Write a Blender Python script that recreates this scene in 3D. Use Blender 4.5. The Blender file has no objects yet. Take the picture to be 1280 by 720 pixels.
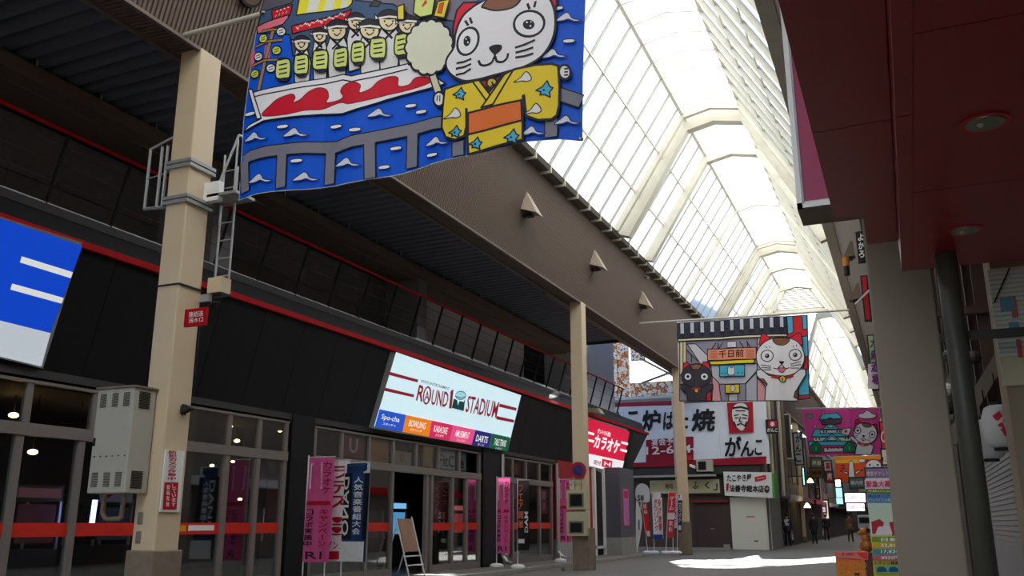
import bpy, bmesh, math, random
from mathutils import Vector, Matrix
from mathutils.geometry import tessellate_polygon
random.seed(7)
SC = bpy.context.scene
COL = SC.collection
# ------------------------------------------------------------------ camera
FPX = 1125.0
EYE = Vector((0, 0, 1.3))
def _cam_axes():
    # street direction and zenith direction in camera axes (x right, y up, z forward)
    vy = Vector((500.0, -293.0, FPX)).normalized()
    zx = -6.0 / FPX
    zy = -(zx * vy.x + vy.z) / vy.y
    vz = Vector((zx, zy, 1.0)).normalized()
    vx = vy.cross(vz)
    if vx.x < 0: vx = -vx
    return Matrix((vx, vy, vz))            # rows = world axes in camera axes
RW = _cam_axes()
cam_d = bpy.data.cameras.new('camera'); cam = bpy.data.objects.new('camera', cam_d); COL.objects.link(cam)
cam_d.sensor_width = 36; cam_d.lens = FPX / 1280 * 36; cam_d.clip_start = 0.05; cam_d.clip_end = 600
_r, _u, _f = RW @ Vector((1, 0, 0)), RW @ Vector((0, 1, 0)), RW @ Vector((0, 0, 1))
cam.matrix_world = Matrix(((_r.x, _u.x, -_f.x, EYE.x), (_r.y, _u.y, -_f.y, EYE.y), (_r.z, _u.z, -_f.z, EYE.z), (0, 0, 0, 1)))
SC.camera = cam
# ------------------------------------------------------------------ world, sun, exposure
EXPO = 1.75
SC.view_settings.view_transform = 'Standard'; SC.view_settings.look = 'None'
SC.view_settings.gamma = 1; SC.view_settings.use_curve_mapping = False
SC.view_settings.exposure = EXPO
w = bpy.data.worlds.new('sky'); SC.world = w; w.use_nodes = True
nt = w.node_tree; nt.nodes.clear()
sky = nt.nodes.new('ShaderNodeTexSky'); sky.sky_type = 'NISHITA'; sky.sun_disc = False
sky.sun_elevation = math.radians(32); sky.sun_rotation = math.radians(0); sky.air_density = 1.0; sky.dust_density = 0.6
bg = nt.nodes.new('ShaderNodeBackground'); bg.inputs[1].default_value = 0.1
wo = nt.nodes.new('ShaderNodeOutputWorld')
nt.links.new(sky.outputs[0], bg.inputs[0]); nt.links.new(bg.outputs[0], wo.inputs[0])
sd = bpy.data.lights.new('sun', 'SUN'); sd.energy = 7.5; sd.angle = math.radians(0.6); sd.color = (1.0, 0.965, 0.92)
sun = bpy.data.objects.new('sun', sd); COL.objects.link(sun)
SUN_TO = Vector((0.05, 1.0, 0.62)).normalized()
sun.rotation_euler = SUN_TO.to_track_quat('Z', 'Y').to_euler(); sun.location = (0, 60, 60)
# ------------------------------------------------------------------ helpers
def ray(u, v): return RW @ Vector(((u - 640) / FPX, -(v - 360) / FPX, 1))
def aX(u, v, X): d = ray(u, v); return EYE + d * (X / d.x)
def aY(u, v, Y): d = ray(u, v); return EYE + d * (Y / d.y)
def aZ(u, v, Z=0.): d = ray(u, v); return EYE + d * ((Z - 1.3) / d.z)
def plane(p, n):
    p = Vector(p); n = Vector(n).normalized(); k = (p - EYE).dot(n)
    def f(u, v):
        d = ray(u, v); return EYE + d * (k / d.dot(n))
    f.n = n if n.dot(EYE - p) > 0 else -n
    return f
def planeY(Y): return plane((0, Y, 0), (0, 1, 0))
def planeX(X): return plane((X, 0, 0), (1, 0, 0))
def s2l(c): return tuple(((x / 255) / 12.92 if x / 255 <= .04045 else ((x / 255 + .055) / 1.055) ** 2.4) for x in c)
MATS = {}
def mat(name, rgb, rough=.6, metal=0., var=.12, scale=6., bump=0., trans=0., emit=0., spec=.4, dirt=None):
    if name in MATS: return MATS[name]
    m = bpy.data.materials.new(name); m.use_nodes = True; N = m.node_tree.nodes; L = m.node_tree.links
    b = N['Principled BSDF']; out = N['Material Output']
    c = s2l(rgb)
    tc = N.new('ShaderNodeTexCoord'); nz = N.new('ShaderNodeTexNoise'); nz.inputs['Scale'].default_value = scale
    nz.inputs['Detail'].default_value = 5; L.new(tc.outputs['Object'], nz.inputs['Vector'])
    mx = N.new('ShaderNodeMix'); mx.data_type = 'RGBA'
    mx.inputs[6].default_value = (*[x * (1 - var) for x in c], 1)
    mx.inputs[7].default_value = (*[min(1, x * (1 + var)) for x in (dirt and s2l(dirt) or c)], 1)
    L.new(nz.outputs['Fac'], mx.inputs[0]); L.new(mx.outputs[2], b.inputs['Base Color'])
    b.inputs['Roughness'].default_value = rough; b.inputs['Metallic'].default_value = metal
    b.inputs['Specular IOR Level'].default_value = spec
    if bump:
        bp = N.new('ShaderNodeBump'); bp.inputs['Strength'].default_value = bump; bp.inputs['Distance'].default_value = .01
        L.new(nz.outputs['Fac'], bp.inputs['Height']); L.new(bp.outputs[0], b.inputs['Normal'])
    if emit:
        L.new(mx.outputs[2], b.inputs['Emission Color']); b.inputs['Emission Strength'].default_value = emit
    if trans:
        t = N.new('ShaderNodeBsdfTranslucent'); L.new(mx.outputs[2], t.inputs[0])
        ms = N.new('ShaderNodeMixShader'); ms.inputs[0].default_value = trans
        L.new(b.outputs[0], ms.inputs[1]); L.new(t.outputs[0], ms.inputs[2]); L.new(ms.outputs[0], out.inputs[0])
    MATS[name] = m; return m
def glassmat(name, tint=(.8, .85, .85), gl=.08):
    if name in MATS: return MATS[name]
    m = bpy.data.materials.new(name); m.use_nodes = True; N = m.node_tree.nodes; L = m.node_tree.links
    N.remove(N['Principled BSDF']); out = N['Material Output']
    t = N.new('ShaderNodeBsdfTransparent'); t.inputs[0].default_value = (*tint, 1)
    g = N.new('ShaderNodeBsdfGlossy'); g.inputs['Roughness'].default_value = .03
    lw = N.new('ShaderNodeLayerWeight'); lw.inputs[0].default_value = .25
    mp = N.new('ShaderNodeMapRange'); mp.inputs[3].default_value = gl; mp.inputs[4].default_value = .55
    L.new(lw.outputs['Facing'], mp.inputs[0])
    ms = N.new('ShaderNodeMixShader'); L.new(mp.outputs[0], ms.inputs[0]); L.new(t.outputs[0], ms.inputs[1]); L.new(g.outputs[0], ms.inputs[2])
    L.new(ms.outputs[0], out.inputs[0]); MATS[name] = m; return m
def panemat(name, rgb, mixd=.12):
    m = bpy.data.materials.new(name); m.use_nodes = True; N = m.node_tree.nodes; L = m.node_tree.links
    N.remove(N['Principled BSDF']); out = N['Material Output']
    tc = N.new('ShaderNodeTexCoord'); nz = N.new('ShaderNodeTexNoise'); nz.inputs['Scale'].default_value = .8
    L.new(tc.outputs['Object'], nz.inputs['Vector'])
    mx = N.new('ShaderNodeMix'); mx.data_type = 'RGBA'; c = s2l(rgb)
    mx.inputs[6].default_value = (*[x * .86 for x in c], 1); mx.inputs[7].default_value = (*c, 1)
    L.new(nz.outputs['Fac'], mx.inputs[0])
    t = N.new('ShaderNodeBsdfTranslucent'); L.new(mx.outputs[2], t.inputs[0])
    d = N.new('ShaderNodeBsdfDiffuse'); L.new(mx.outputs[2], d.inputs[0])
    ms = N.new('ShaderNodeMixShader'); ms.inputs[0].default_value = mixd
    L.new(t.outputs[0], ms.inputs[1]); L.new(d.outputs[0], ms.inputs[2]); L.new(ms.outputs[0], out.inputs[0])
    MATS[name] = m; return m
PC = {}
def pr(rgb, emit=0., trans=0.):
    """flat printed ink of one colour"""
    k = (tuple(rgb), emit, trans)
    if k not in PC:
        PC[k] = mat('print_%d_%d_%d%s%s' % (*rgb, '_lit' if emit else '', '_cloth' if trans else ''), rgb, rough=.55, var=.03, scale=14, emit=emit, trans=trans, spec=.25)
    return PC[k]
def thing(name, label, cat, loc=(0, 0, 0), rz=0., group=None):
    o = bpy.data.objects.new(name, None); o.empty_display_size = .2; COL.objects.link(o)
    o.location = loc; o.rotation_euler = (0, 0, rz); o['label'] = label; o['category'] = cat
    if group: o['group'] = group
    return o
def tag(o, label, cat, group=None):
    o['label'] = label; o['category'] = cat
    if group: o['group'] = group
    return o
def struct(name, loc=(0, 0, 0)):
    o = bpy.data.objects.new(name, None); COL.objects.link(o); o.location = loc; o['kind'] = 'structure'; return o
def wloc(o):
    v = Vector((0, 0, 0))
    while o is not None: v += Vector(o.location); o = o.parent
    return v
class MB:
    def __init__(s): s.v = []; s.f = []; s.m = []
    def add(s, vs, fs, m=0):
        k = len(s.v); s.v += [Vector(v) for v in vs]; s.f += [tuple(i + k for i in f) for f in fs]; s.m += [m] * len(fs); return s
    def box(s, x0, x1, y0, y1, z0, z1, m=0):
        return s.hexa([(x0, y0, z0), (x1, y0, z0), (x1, y1, z0), (x0, y1, z0), (x0, y0, z1), (x1, y0, z1), (x1, y1, z1), (x0, y1, z1)], m)
    def hexa(s, p, m=0): return s.add(p, [(3, 2, 1, 0), (4, 5, 6, 7), (0, 1, 5, 4), (1, 2, 6, 5), (2, 3, 7, 6), (3, 0, 4, 7)], m)
    def quad(s, a, b, c, d, m=0): return s.add([a, b, c, d], [(0, 1, 2, 3)], m)
    def slab(s, a, b, c, d, t, m=0):
        """quad a b c d thickened by vector t"""
        t = Vector(t); q = [Vector(x) for x in (a, b, c, d)]; return s.hexa(q + [x + t for x in q], m)
    def bar(s, a, b, w, h, m=0, up=(0, 0, 1)):
        a = Vector(a); b = Vector(b); d = (b - a).normalized(); up = Vector(up)
        sd = d.cross(up)
        if sd.length < 1e-3: sd = d.cross(Vector((0, 1, 0)))
        sd.normalize(); u = sd.cross(d).normalized(); sd *= w / 2; u *= h / 2
        return s.hexa([a - sd - u, a + sd - u, a + sd + u, a - sd + u, b - sd - u, b + sd - u, b + sd + u, b - sd + u], m)
    def tube(s, a, b, r, n=8, m=0, r2=None):
        a = Vector(a); b = Vector(b); d = (b - a).normalized(); r2 = r if r2 is None else r2
        x = d.orthogonal().normalized(); y = d.cross(x); k = []
        for p, q in ((a, r), (b, r2)):
            for i in range(n): t = 2 * math.pi * i / n; k.append(p + x * math.cos(t) * q + y * math.sin(t) * q)
        fs = [(i, (i + 1) % n, n + (i + 1) % n, n + i) for i in range(n)] + [tuple(range(n))[::-1], tuple(range(n, 2 * n))]
        return s.add(k, fs, m)
    def path(s, pts, r, n=6, m=0):
        for a, b in zip(pts, pts[1:]): s.tube(a, b, r, n, m)
        return s
    def lathe(s, c, prof, n=16, m=0):
        c = Vector(c); k = []
        for r, z in prof:
            for i in range(n): t = 2 * math.pi * i / n; k.append(c + Vector((r * math.cos(t), r * math.sin(t), z)))
        fs = []
        for j in range(len(prof) - 1):
            for i in range(n): fs.append((j * n + i, j * n + (i + 1) % n, (j + 1) * n + (i + 1) % n, (j + 1) * n + i))
        fs += [tuple(range(n))[::-1], tuple(range((len(prof) - 1) * n, len(prof) * n))]
        return s.add(k, fs, m)
    def ball(s, c, rx, ry=None, rz=None, n=12, m=0):
        ry = ry or rx; rz = rz or rx; c = Vector(c); k = []; h = n // 2
        for j in range(1, h):
            a = math.pi * j / h
            for i in range(n): t = 2 * math.pi * i / n; k.append(c + Vector((rx * math.sin(a) * math.cos(t), ry * math.sin(a) * math.sin(t), rz * math.cos(a))))
        k += [c + Vector((0, 0, rz)), c - Vector((0, 0, rz))]; T = len(k) - 2
        fs = [(j * n + i, (j + 1) * n + i, (j + 1) * n + (i + 1) % n, j * n + (i + 1) % n) for j in range(h - 2) for i in range(n)]
        fs += [(T, i, (i + 1) % n) for i in range(n)] + [((h - 2) * n + i, T + 1, (h - 2) * n + (i + 1) % n) for i in range(n)]
        return s.add(k, fs, m)
    def build(s, name, mats, parent=None, bevel=0., smooth=False, kind=None):
        if not isinstance(mats, (list, tuple)): mats = [mats]
        me = bpy.data.meshes.new(name); off = wloc(parent)
        me.from_pydata([v - off for v in s.v], [], s.f)
        for m in mats: me.materials.append(m)
        me.polygons.foreach_set('material_index', s.m)
        if smooth: me.polygons.foreach_set('use_smooth', [True] * len(me.polygons))
        me.update(); o = bpy.data.objects.new(name, me); COL.objects.link(o); o.parent = parent
        if bevel:
            b = o.modifiers.new('bevel', 'BEVEL'); b.width = bevel; b.segments = 2; b.limit_method = 'ANGLE'
        if kind: o['kind'] = kind
        return o
def part(name, m, parent, *boxes, bevel=0.):
    for b in boxes: o = MB().box(*b).build(name, m, parent, bevel)
    return o
def kid(t, n):
    return next(c for c in t.children if c.name.split('.')[0] == n)
def dup(root, loc, label=None, group=None, rz=None):
    r = root.copy(); COL.objects.link(r); r.location = loc
    if label: r['label'] = label
    if group: r['group'] = group
    if rz is not None: r.rotation_euler = (0, 0, rz)
    def rec(src, dst):
        for ch in [c for c in src.children]:
            c = ch.copy(); COL.objects.link(c); c.parent = dst; rec(ch, c)
    rec(root, r); return r
# --- text and flat pictures: thin inked shapes laid on a real surface
_TX = {}
def glyphs(s, bold):
    k = (s, bold)
    if k not in _TX:
        c = bpy.data.curves.new('t', 'FONT'); c.body = s; c.offset = bold; c.resolution_u = 2
        o = bpy.data.objects.new('t', c); COL.objects.link(o); bpy.context.view_layer.update()
        dg = bpy.context.evaluated_depsgraph_get(); me = o.evaluated_get(dg).to_mesh()
        V = [(v.co.x, v.co.y) for v in me.vertices]; F = [tuple(p.vertices) for p in me.polygons]
        bpy.data.objects.remove(o); bpy.data.curves.remove(c)
        if V:
            x0 = min(v[0] for v in V); x1 = max(v[0] for v in V); y0 = min(v[1] for v in V); y1 = max(v[1] for v in V)
            V = [((a - x0) / max(1e-6, x1 - x0), (b - y0) / max(1e-6, y1 - y0)) for a, b in V]
        _TX[k] = (V, F)
    return _TX[k]
def crom(p, closed, k=4):
    n = len(p); o = []
    for i in range(n if closed else n - 1):
        a, b, c, d = (p[(i - 1) % n], p[i], p[(i + 1) % n], p[(i + 2) % n]) if closed else (p[max(0, i - 1)], p[i], p[i + 1], p[min(n - 1, i + 2)])
        for j in range(k):
            t = j / k
            o.append(tuple(.5 * (2 * b[q] + (c[q] - a[q]) * t + (2 * a[q] - 5 * b[q] + 4 * c[q] - d[q]) * t * t + (3 * b[q] - a[q] - 3 * c[q] + d[q]) * t ** 3) for q in (0, 1)))
    if not closed: o.append(tuple(p[-1]))
    return o
class Art:
    """conv turns picture coordinates into points of the surface; every shape gets its own thin layer"""
    def __init__(s, conv, n, eps=.0006, lift=.004, emit=0., trans=0., ink=(22, 20, 26)):
        s.conv = conv; s.n = Vector(n).normalized(); s.eps = eps; s.k = lift; s.mb = MB(); s.mats = []; s.emit = emit; s.trans = trans; s.ink = ink
        s.o = (0, 0, 1)
    def at(s, ox, oy, sc): s.o = (ox, oy, sc); return s
    def P(s, p, lift=True):
        ox, oy, sc = s.o; return s.conv(ox + p[0] / sc, oy + p[1] / sc)
    def mi(s, c):
        m = pr(c, s.emit, s.trans)
        if m not in s.mats: s.mats.append(m)
        return s.mats.index(m)
    def poly(s, pts, c, ow=0, smooth=False, oc=None):
        if smooth: pts = crom(pts, True)
        q = [s.P(p) for p in pts]; up = s.n * s.k
        tr = tessellate_polygon([q])
        s.mb.add([v + up for v in q], tr, s.mi(c)); s.k += s.eps
        if ow: s.line(pts, ow, oc or s.ink, closed=True)
        return s
    def line(s, pts, w, c=None, closed=False, smooth=False):
        if smooth: pts = crom(pts, closed)
        q = [s.P(p) for p in pts]; up = s.n * s.k; n = len(q); c = s.mi(c or s.ink)
        for i in range(n if closed else n - 1):
            a, b = q[i], q[(i + 1) % n]; d = b - a
            if d.length < 1e-6: continue
            d.normalize(); sd = s.n.cross(d) * w / 2; e = d * min(w * .28, .008)
            ua = up + s.n * s.eps * .25 * (i % 2); s.mb.add([a - sd - e + ua, b - sd + e + ua, b + sd + e + ua, a + sd - e + ua], [(0, 1, 2, 3)], c)
            if w > .012 and (closed or i > 0):
                r = w / 2; t = s.n.orthogonal().normalized(); t2 = s.n.cross(t); m = 8
                s.mb.add([a + (t * math.cos(6.2832 * j / m) + t2 * math.sin(6.2832 * j / m)) * r + up + s.n * s.eps * .5 for j in range(m)], [tuple(range(m))], c)
        s.k += s.eps; return s
    def dash(s, x, y, hx, hy, c, skew=0., ow=0):
        return s.poly([(x + hx * max(-1, min(1, 1.25 * math.cos(t))), y + hy * math.sin(t) + skew * math.cos(t)) for t in [2 * math.pi * i / 14 for i in range(14)]], c, ow)
    def ell(s, x, y, rx, ry, c, ow=0, rot=0., n=22, oc=None):
        r = math.radians(rot); cs, sn = math.cos(r), math.sin(r)
        return s.poly([(x + rx * math.cos(t) * cs - ry * math.sin(t) * sn, y + rx * math.cos(t) * sn + ry * math.sin(t) * cs) for t in [2 * math.pi * i / n for i in range(n)]], c, ow, oc=oc)
    def rect(s, x0, y0, x1, y1, c, ow=0): return s.poly([(x0, y0), (x1, y0), (x1, y1), (x0, y1)], c, ow)
    def text(s, t, p0, p1, p2, c, bold=.02):
        """p0 bottom left, p1 bottom right, p2 top left"""
        V, F = glyphs(t, min(bold, .006)); n = max(1, len(t))
        h = bold if bold >= .02 else 0
        for sx, sy in (((-1, -1), (1, -1), (-1, 1), (1, 1)) if h > 0 else ((0, 0),)):
            up = s.n * s.k; vs = []
            for a, b in V:
                a = a * (1 - h / n) + (sx + 1) * .5 * h / n; b = b * (1 - h) + (sy + 1) * .5 * h
                vs.append(s.P((p0[0] + a * (p1[0] - p0[0]) + b * (p2[0] - p0[0]), p0[1] + a * (p1[1] - p0[1]) + b * (p2[1] - p0[1]))) + up)
            s.mb.add(vs, F, s.mi(c)); s.k += s.eps
        return s
    def vtext(s, t, x0, y0, x1, y1, c, bold=.02, skew=0.):
        """characters stacked top to bottom in a box"""
        n = len(t); h = (y1 - y0) / n
        for i, ch in enumerate(t):
            if ch == ' ': continue
            a = y0 + i * h; dx = skew * (i + .5) / n
            hh = h * .86
            if ch in 'ーi・':
                m = (x0 + x1) / 2; s.poly([(m - (x1 - x0) * .08 + dx, a), (m + (x1 - x0) * .08 + dx, a), (m + (x1 - x0) * .08 + dx, a + hh), (m - (x1 - x0) * .08 + dx, a + hh)], c); continue
            s.text(ch, (x0 + dx, a + hh), (x1 + dx, a + hh), (x0 + dx, a), c, bold)
        return s
    def build(s, name, parent, cuts=None, wave=None):
        o = s.mb.build(name, s.mats, parent)
        if wave:
            bm = bmesh.new(); bm.from_mesh(o.data); off = wloc(parent)
            for (co, no) in cuts:
                bmesh.ops.bisect_plane(bm, geom=bm.verts[:] + bm.edges[:] + bm.faces[:], plane_co=Vector(co) - off, plane_no=no)
            for v in bm.verts: v.co = wave(v.co + off) - off
            bm.to_mesh(o.data); bm.free()
        return o
# ------------------------------------------------------------------ materials
M_pave = mat('street_paving', (108, 105, 99), .75, var=.22, scale=1.3, bump=.2)
M_kerb = mat('kerb_stone', (150, 146, 136), .8, var=.2, scale=5, bump=.3)
M_fascia = mat('beige_ribbed_sheet', (110, 93, 80), .6, var=.1, scale=1.2)
M_frame = mat('cream_painted_steel', (206, 200, 182), .5, var=.12, scale=5)
M_col = mat('cream_column_paint', (226, 206, 174), .5, var=.12, scale=2.5, dirt=(196, 172, 140))
M_colbase = mat('stained_concrete_collar', (128, 112, 96), .9, var=.3, scale=7, bump=.5)
M_dark = mat('black_metal_cladding', (18, 18, 20), .5, var=.12, scale=1.0, spec=.25)
M_dark2 = mat('charcoal_wall_panel', (52, 50, 49), .6, var=.12, scale=1.5)
M_grey = mat('grey_siding', (206, 204, 206), .6, var=.1, scale=2)
M_lgrey = mat('pale_grey_wall', (196, 202, 212), .7, var=.06, scale=.6)
M_deck = mat('blue_grey_deck_sheet', (96, 102, 112), .55, var=.1, scale=2)
M_beam = mat('tan_steel_beam', (112, 96, 84), .6, var=.1, scale=3)
M_red = mat('red_painted_trim', (176, 8, 20), .6, var=.08, spec=.15)
M_alu = mat('brushed_aluminium', (176, 174, 170), .4, metal=.6, var=.08, scale=9)
M_doorf = mat('taupe_door_frame', (128, 118, 112), .45, metal=.2, var=.08)
M_steel = mat('galvanised_steel', (170, 172, 172), .45, metal=.5, var=.15, scale=12)
M_white = mat('white_enamel', (232, 230, 226), .5, var=.04)
M_black = mat('black_rubber', (22, 22, 24), .6)
M_int = mat('dark_shop_interior', (46, 42, 40), .9, var=.2)
M_glass = glassmat('shop_glass')
M_pane = panemat('frosted_roof_panel', (244, 246, 244))
M_concrete = mat('old_concrete', (150, 146, 140), .85, var=.2, scale=2.5, bump=.3)
def glow(name, rgb, e): return mat(name, rgb, var=.02, emit=e)

# ------------------------------------------------------------------ ground
fl = struct('floor')
part('street_paving', M_pave, fl, (-45, 30, -30, 160, -.3, 0))
g = MB(); g.box(-45, -10.0, -30, 36.6, 0, .1); g.build('raised_walkway', M_pave, fl)
y = -8.
q = part('kerb_stone', M_kerb, fl, (-10.0, -9.86, -8., -6.03, 0, .11), bevel=.01)
for i in range(1, 22):
    c = q.copy(); COL.objects.link(c); c.parent = fl; c.location = (0, i * 2.0, 0)
part('kerb_stone', M_kerb, fl, (-30, -10, 36.62, 36.78, 0, .11))

# ------------------------------------------------------------------ arcade roof (ceiling)
GL, TL, TM, TR, GR = (-7.8, 10.3), (-5.4, 13.9), (-4.5, 14.08), (-3.6, 13.9), (-1.5, 10.3)
roof = struct('ceiling')
def sect(pts, Y): return [Vector((x, Y, z)) for x, z in pts]
YS, YE, ST = 10.0, 50.0, 1.0526
def lerp(a, b, t): return tuple(a[i] + (b[i] - a[i]) * t for i in range(len(a)))
rows = [(lerp(GL, TL, a / 3), lerp(GL, TL, (a + 1) / 3)) for a in range(3)] + [(TL, TM), (TM, TR)] + [(lerp(TR, GR, a / 3), lerp(TR, GR, (a + 1) / 3)) for a in range(3)]
for (a, b) in rows:
    q = MB(); q.quad((a[0], YS + .03, a[1]), (a[0], YS + ST - .03, a[1]), (b[0], YS + ST - .03, b[1]), (b[0], YS + .03, b[1]))
    p0 = q.build('roof_panel', M_pane, roof)
    for i in range(1, 38):
        c = p0.copy(); COL.objects.link(c); c.parent = roof; c.location = (0, i * ST, 0)
q = MB()
for (a, b) in rows: q.quad((a[0], -30, a[1]), (a[0], YS, a[1]), (b[0], YS, b[1]), (b[0], -30, b[1]))
q.build('roof_panel', M_pane, roof)
# purlins along the street and ribs up the slopes
PTS = [GL, lerp(GL, TL, 1 / 3), lerp(GL, TL, 2 / 3), TL, TR, lerp(TR, GR, 1 / 3), lerp(TR, GR, 2 / 3), GR]
for k, p in enumerate(PTS):
    wd = .1 if k in (3, 4) else .04
    q = MB(); q.box(p[0] - wd / 2, p[0] + wd / 2, -12, YE, p[1] - .1, p[1] - .01); q.build('purlin', M_frame, roof)
r0 = MB()
for a, b in ((GL, TL), (TL, TM), (TM, TR), (TR, GR)):
    dp = .16 if a == TR else .07
    r0.bar((a[0], 0, a[1] - dp / 2), (b[0], 0, b[1] - dp / 2), .045, dp)
r0 = r0.build('rib', M_frame, roof); r0.location = (0, YS, 0)
for i in range(-12, 39):
    if i == 0: continue
    c = r0.copy(); COL.objects.link(c); c.parent = roof; c.location = (0, YS + i * ST, 0)
def arch(Y, wd, dp, sec=(GL, TL, TM, TR, GR), par=None, n='arch_frame'):
    q = MB(); cx = (sec[0][0] + sec[-1][0]) / 2
    for a, b in zip(sec, sec[1:]):
        ia = (a[0] + (cx - a[0]) * .05, a[1] - dp); ib = (b[0] + (cx - b[0]) * .05, b[1] - dp)
        if a[1] < b[1] - 1: ia = (a[0] + dp * .95, a[1] - dp * .3)
        if b[1] < a[1] - 1: ib = (b[0] - dp * .95, b[1] - dp * .3)
        q.hexa([(a[0], Y, a[1]), (b[0], Y, b[1]), (ib[0], Y, ib[1]), (ia[0], Y, ia[1]), (a[0], Y + wd, a[1]), (b[0], Y + wd, b[1]), (ib[0], Y + wd, ib[1]), (ia[0], Y + wd, ia[1])])
    return q.build(n, M_frame, par or roof)
for Y, wd, dp in ((-2.5, .3, .3), (11.9, .3, .3), (26.2, .16, .2), (26.7, .34, .42), (29.8, .3, .34), (36, .12, .16), (41.6, .16, .2), (42.1, .34, .42), (45.6, .3, .34), (49.7, .3, .34)): arch(Y, wd, dp)
# louvred gable closing the top of the first roof
gb = struct('trim_1', (-4.5, 50, 12.4))
GA, GB, GC, GD = (-5.85, 12.45), (-4.98, 13.8), (-3.95, 13.8), (-3.15, 12.45)
q = MB()
for a, b in ((GA, GB), (GB, GC), (GC, GD), (GD, GA)): q.bar((a[0], 49.95, a[1]), (b[0], 49.95, b[1]), .1, .09, up=(0, 1, 0))
q.bar((-4.47, 49.9, 12.45), (-4.47, 49.9, 13.8), .07, .07, up=(0, 1, 0)); q.build('gable_frame', M_frame, gb)
M_slat = mat('louvre_slat_paint', (176, 170, 146), .6)
for i in range(13):
    z = 12.54 + i * .1; t = (z - 12.45) / 1.35
    q = MB(); x0 = GA[0] + (GB[0] - GA[0]) * t; x1 = GD[0] + (GC[0] - GD[0]) * t
    q.hexa([(x0, 49.9, z - .05), (x1, 49.9, z - .05), (x1, 49.92, z - .05), (x0, 49.92, z - .05), (x0, 50.03, z + .045), (x1, 50.03, z + .045), (x1, 50.05, z + .045), (x0, 50.05, z + .045)])
    q.build('slat', M_slat, gb)
q = MB(); q.box(-6.9, -1.9, 49.85, 50.1, 12.28, 12.42); q.build('tie_beam', M_frame, gb)
# second roof beyond the crossing, narrower
roof2 = struct('ceiling_2')
g2 = [(-5.45, 10.3), (-4.16, 13.9), (-3.5, 14.0), (-2.85, 13.9), (-1.5, 10.3)]
q = MB()
for a, b in zip(g2, g2[1:]): q.quad((a[0], 57.7, a[1]), (a[0], 150, a[1]), (b[0], 150, b[1]), (b[0], 57.7, b[1]))
q.build('roof_panel', M_pane, roof2)
for Y in (57.7, 64.5, 70.2, 79.2, 84, 91, 98, 105, 114, 124, 134): arch(Y, .3, .34, g2, roof2)
for k in range(1, 62):
    if k % 4: arch(57.7 + k * 1.5, .06, .1, g2, roof2, 'rib')
for p in (g2[0], lerp(g2[0], g2[1], .33), lerp(g2[0], g2[1], .66), g2[1], g2[3], g2[4]):
    q = MB(); q.box(p[0] - .04, p[0] + .04, 57.7, 150, p[1] - .1, p[1] - .01); q.build('purlin', M_frame, roof2)

# ------------------------------------------------------------------ ribbed fascias
def ribbed(a, b, y0, y1, pitch, depth, n):
    """sheet from line a to line b (x,z) along the street with trapezoid ribs; n = rib direction (x,z)"""
    q = MB(); vs = []; prof = ((0, 0), (.55, 0), (.62, 1), (.93, 1)); y = y0; k = 0
    while y < y1:
        for t, d in prof:
            yy = y + t * pitch
            vs += [(a[0] + n[0] * d * depth, yy, a[1] + n[1] * d * depth), (b[0] + n[0] * d * depth, yy, b[1] + n[1] * d * depth)]
        y += pitch
    m = len(vs) // 2
    q.add(vs, [(2 * i, 2 * i + 1, 2 * i + 3, 2 * i + 2) for i in range(m - 1)]); return q
fa = struct('trim_2')
ribbed((-8.6, 7.8), (-8.0, 10.22), -12, 50, .075, .034, (-.97, .24)).build('fascia_sheet', M_fascia, fa)
ribbed((-9.1, 7.84), (-8.6, 7.8), -12, 50, .075, .02, (0, 1)).build('soffit_sheet', M_fascia, fa)
q = MB(); q.box(-9.14, -9.06, -12, 50, 7.8, 8.1); q.box(-8.63, -8.57, -12, 50, 7.77, 7.82); q.build('edge_trim', M_beam, fa)
q = MB(); q.box(-9.34, -9.1, 24, 50, 7.84, 8.02); q.build('side_beam', M_beam, fa)
q = MB(); q.hexa([(-8.03, -12, 10.18), (-7.75, -12, 10.18), (-7.7, -12, 10.3), (-8.05, -12, 10.3), (-8.03, 50, 10.18), (-7.75, 50, 10.18), (-7.7, 50, 10.3), (-8.05, 50, 10.3)])
q.build('gutter', mat('weathered_gutter', (92, 84, 74), .7), fa)
b0 = part('gutter_bracket', M_frame, fa, (-8.02, -7.7, 9.98, 10.04, 10.12, 10.34))
for i in range(1, 38):
    c = b0.copy(); COL.objects.link(c); c.parent = fa; c.location = (0, i * ST, 0)
part('back_sheet', M_dark, fa, (-9.06, -8.9, -12, 50, 7.9, 10.6)); 
fr = struct('trim_3')
q = MB(); q.box(-1.62, -1.3, -12, 150, 10.16, 10.32); q.build('gutter', M_frame, fr)
ribbed((-.4, 7.8), (-1.35, 10.25), -12, 58, .075, .022, (.97, .24)).build('fascia_sheet', M_fascia, fr)
part('back_sheet', M_fascia, fr, (-.38, 0.0, -12, 150, 7.7, 10.6), (-.36, .5, 58, 150, 4.5, 8))
ribbed((-.4, 7.8), (-1.35, 10.25), 58, 150, .3, .03, (.97, .24)).build('fascia_sheet', M_fascia, fr)
fb = struct('trim_4')
q = MB(); q.box(-5.65, -5.35, 51, 150, 10.16, 10.32); q.build('gutter', M_frame, fb)
ribbed((-6.4, 7.9), (-5.55, 10.25), 51, 150, .3, .03, (-.97, .24)).build('fascia_sheet', M_fascia, fb)
part('soffit_sheet', M_beam, fb, (-7.0, -6.4, 51, 150, 7.84, 7.92)); part('end_sheet', M_fascia, fb, (-6.9, -5.9, 50.9, 51, 7.9, 10.3))
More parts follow.
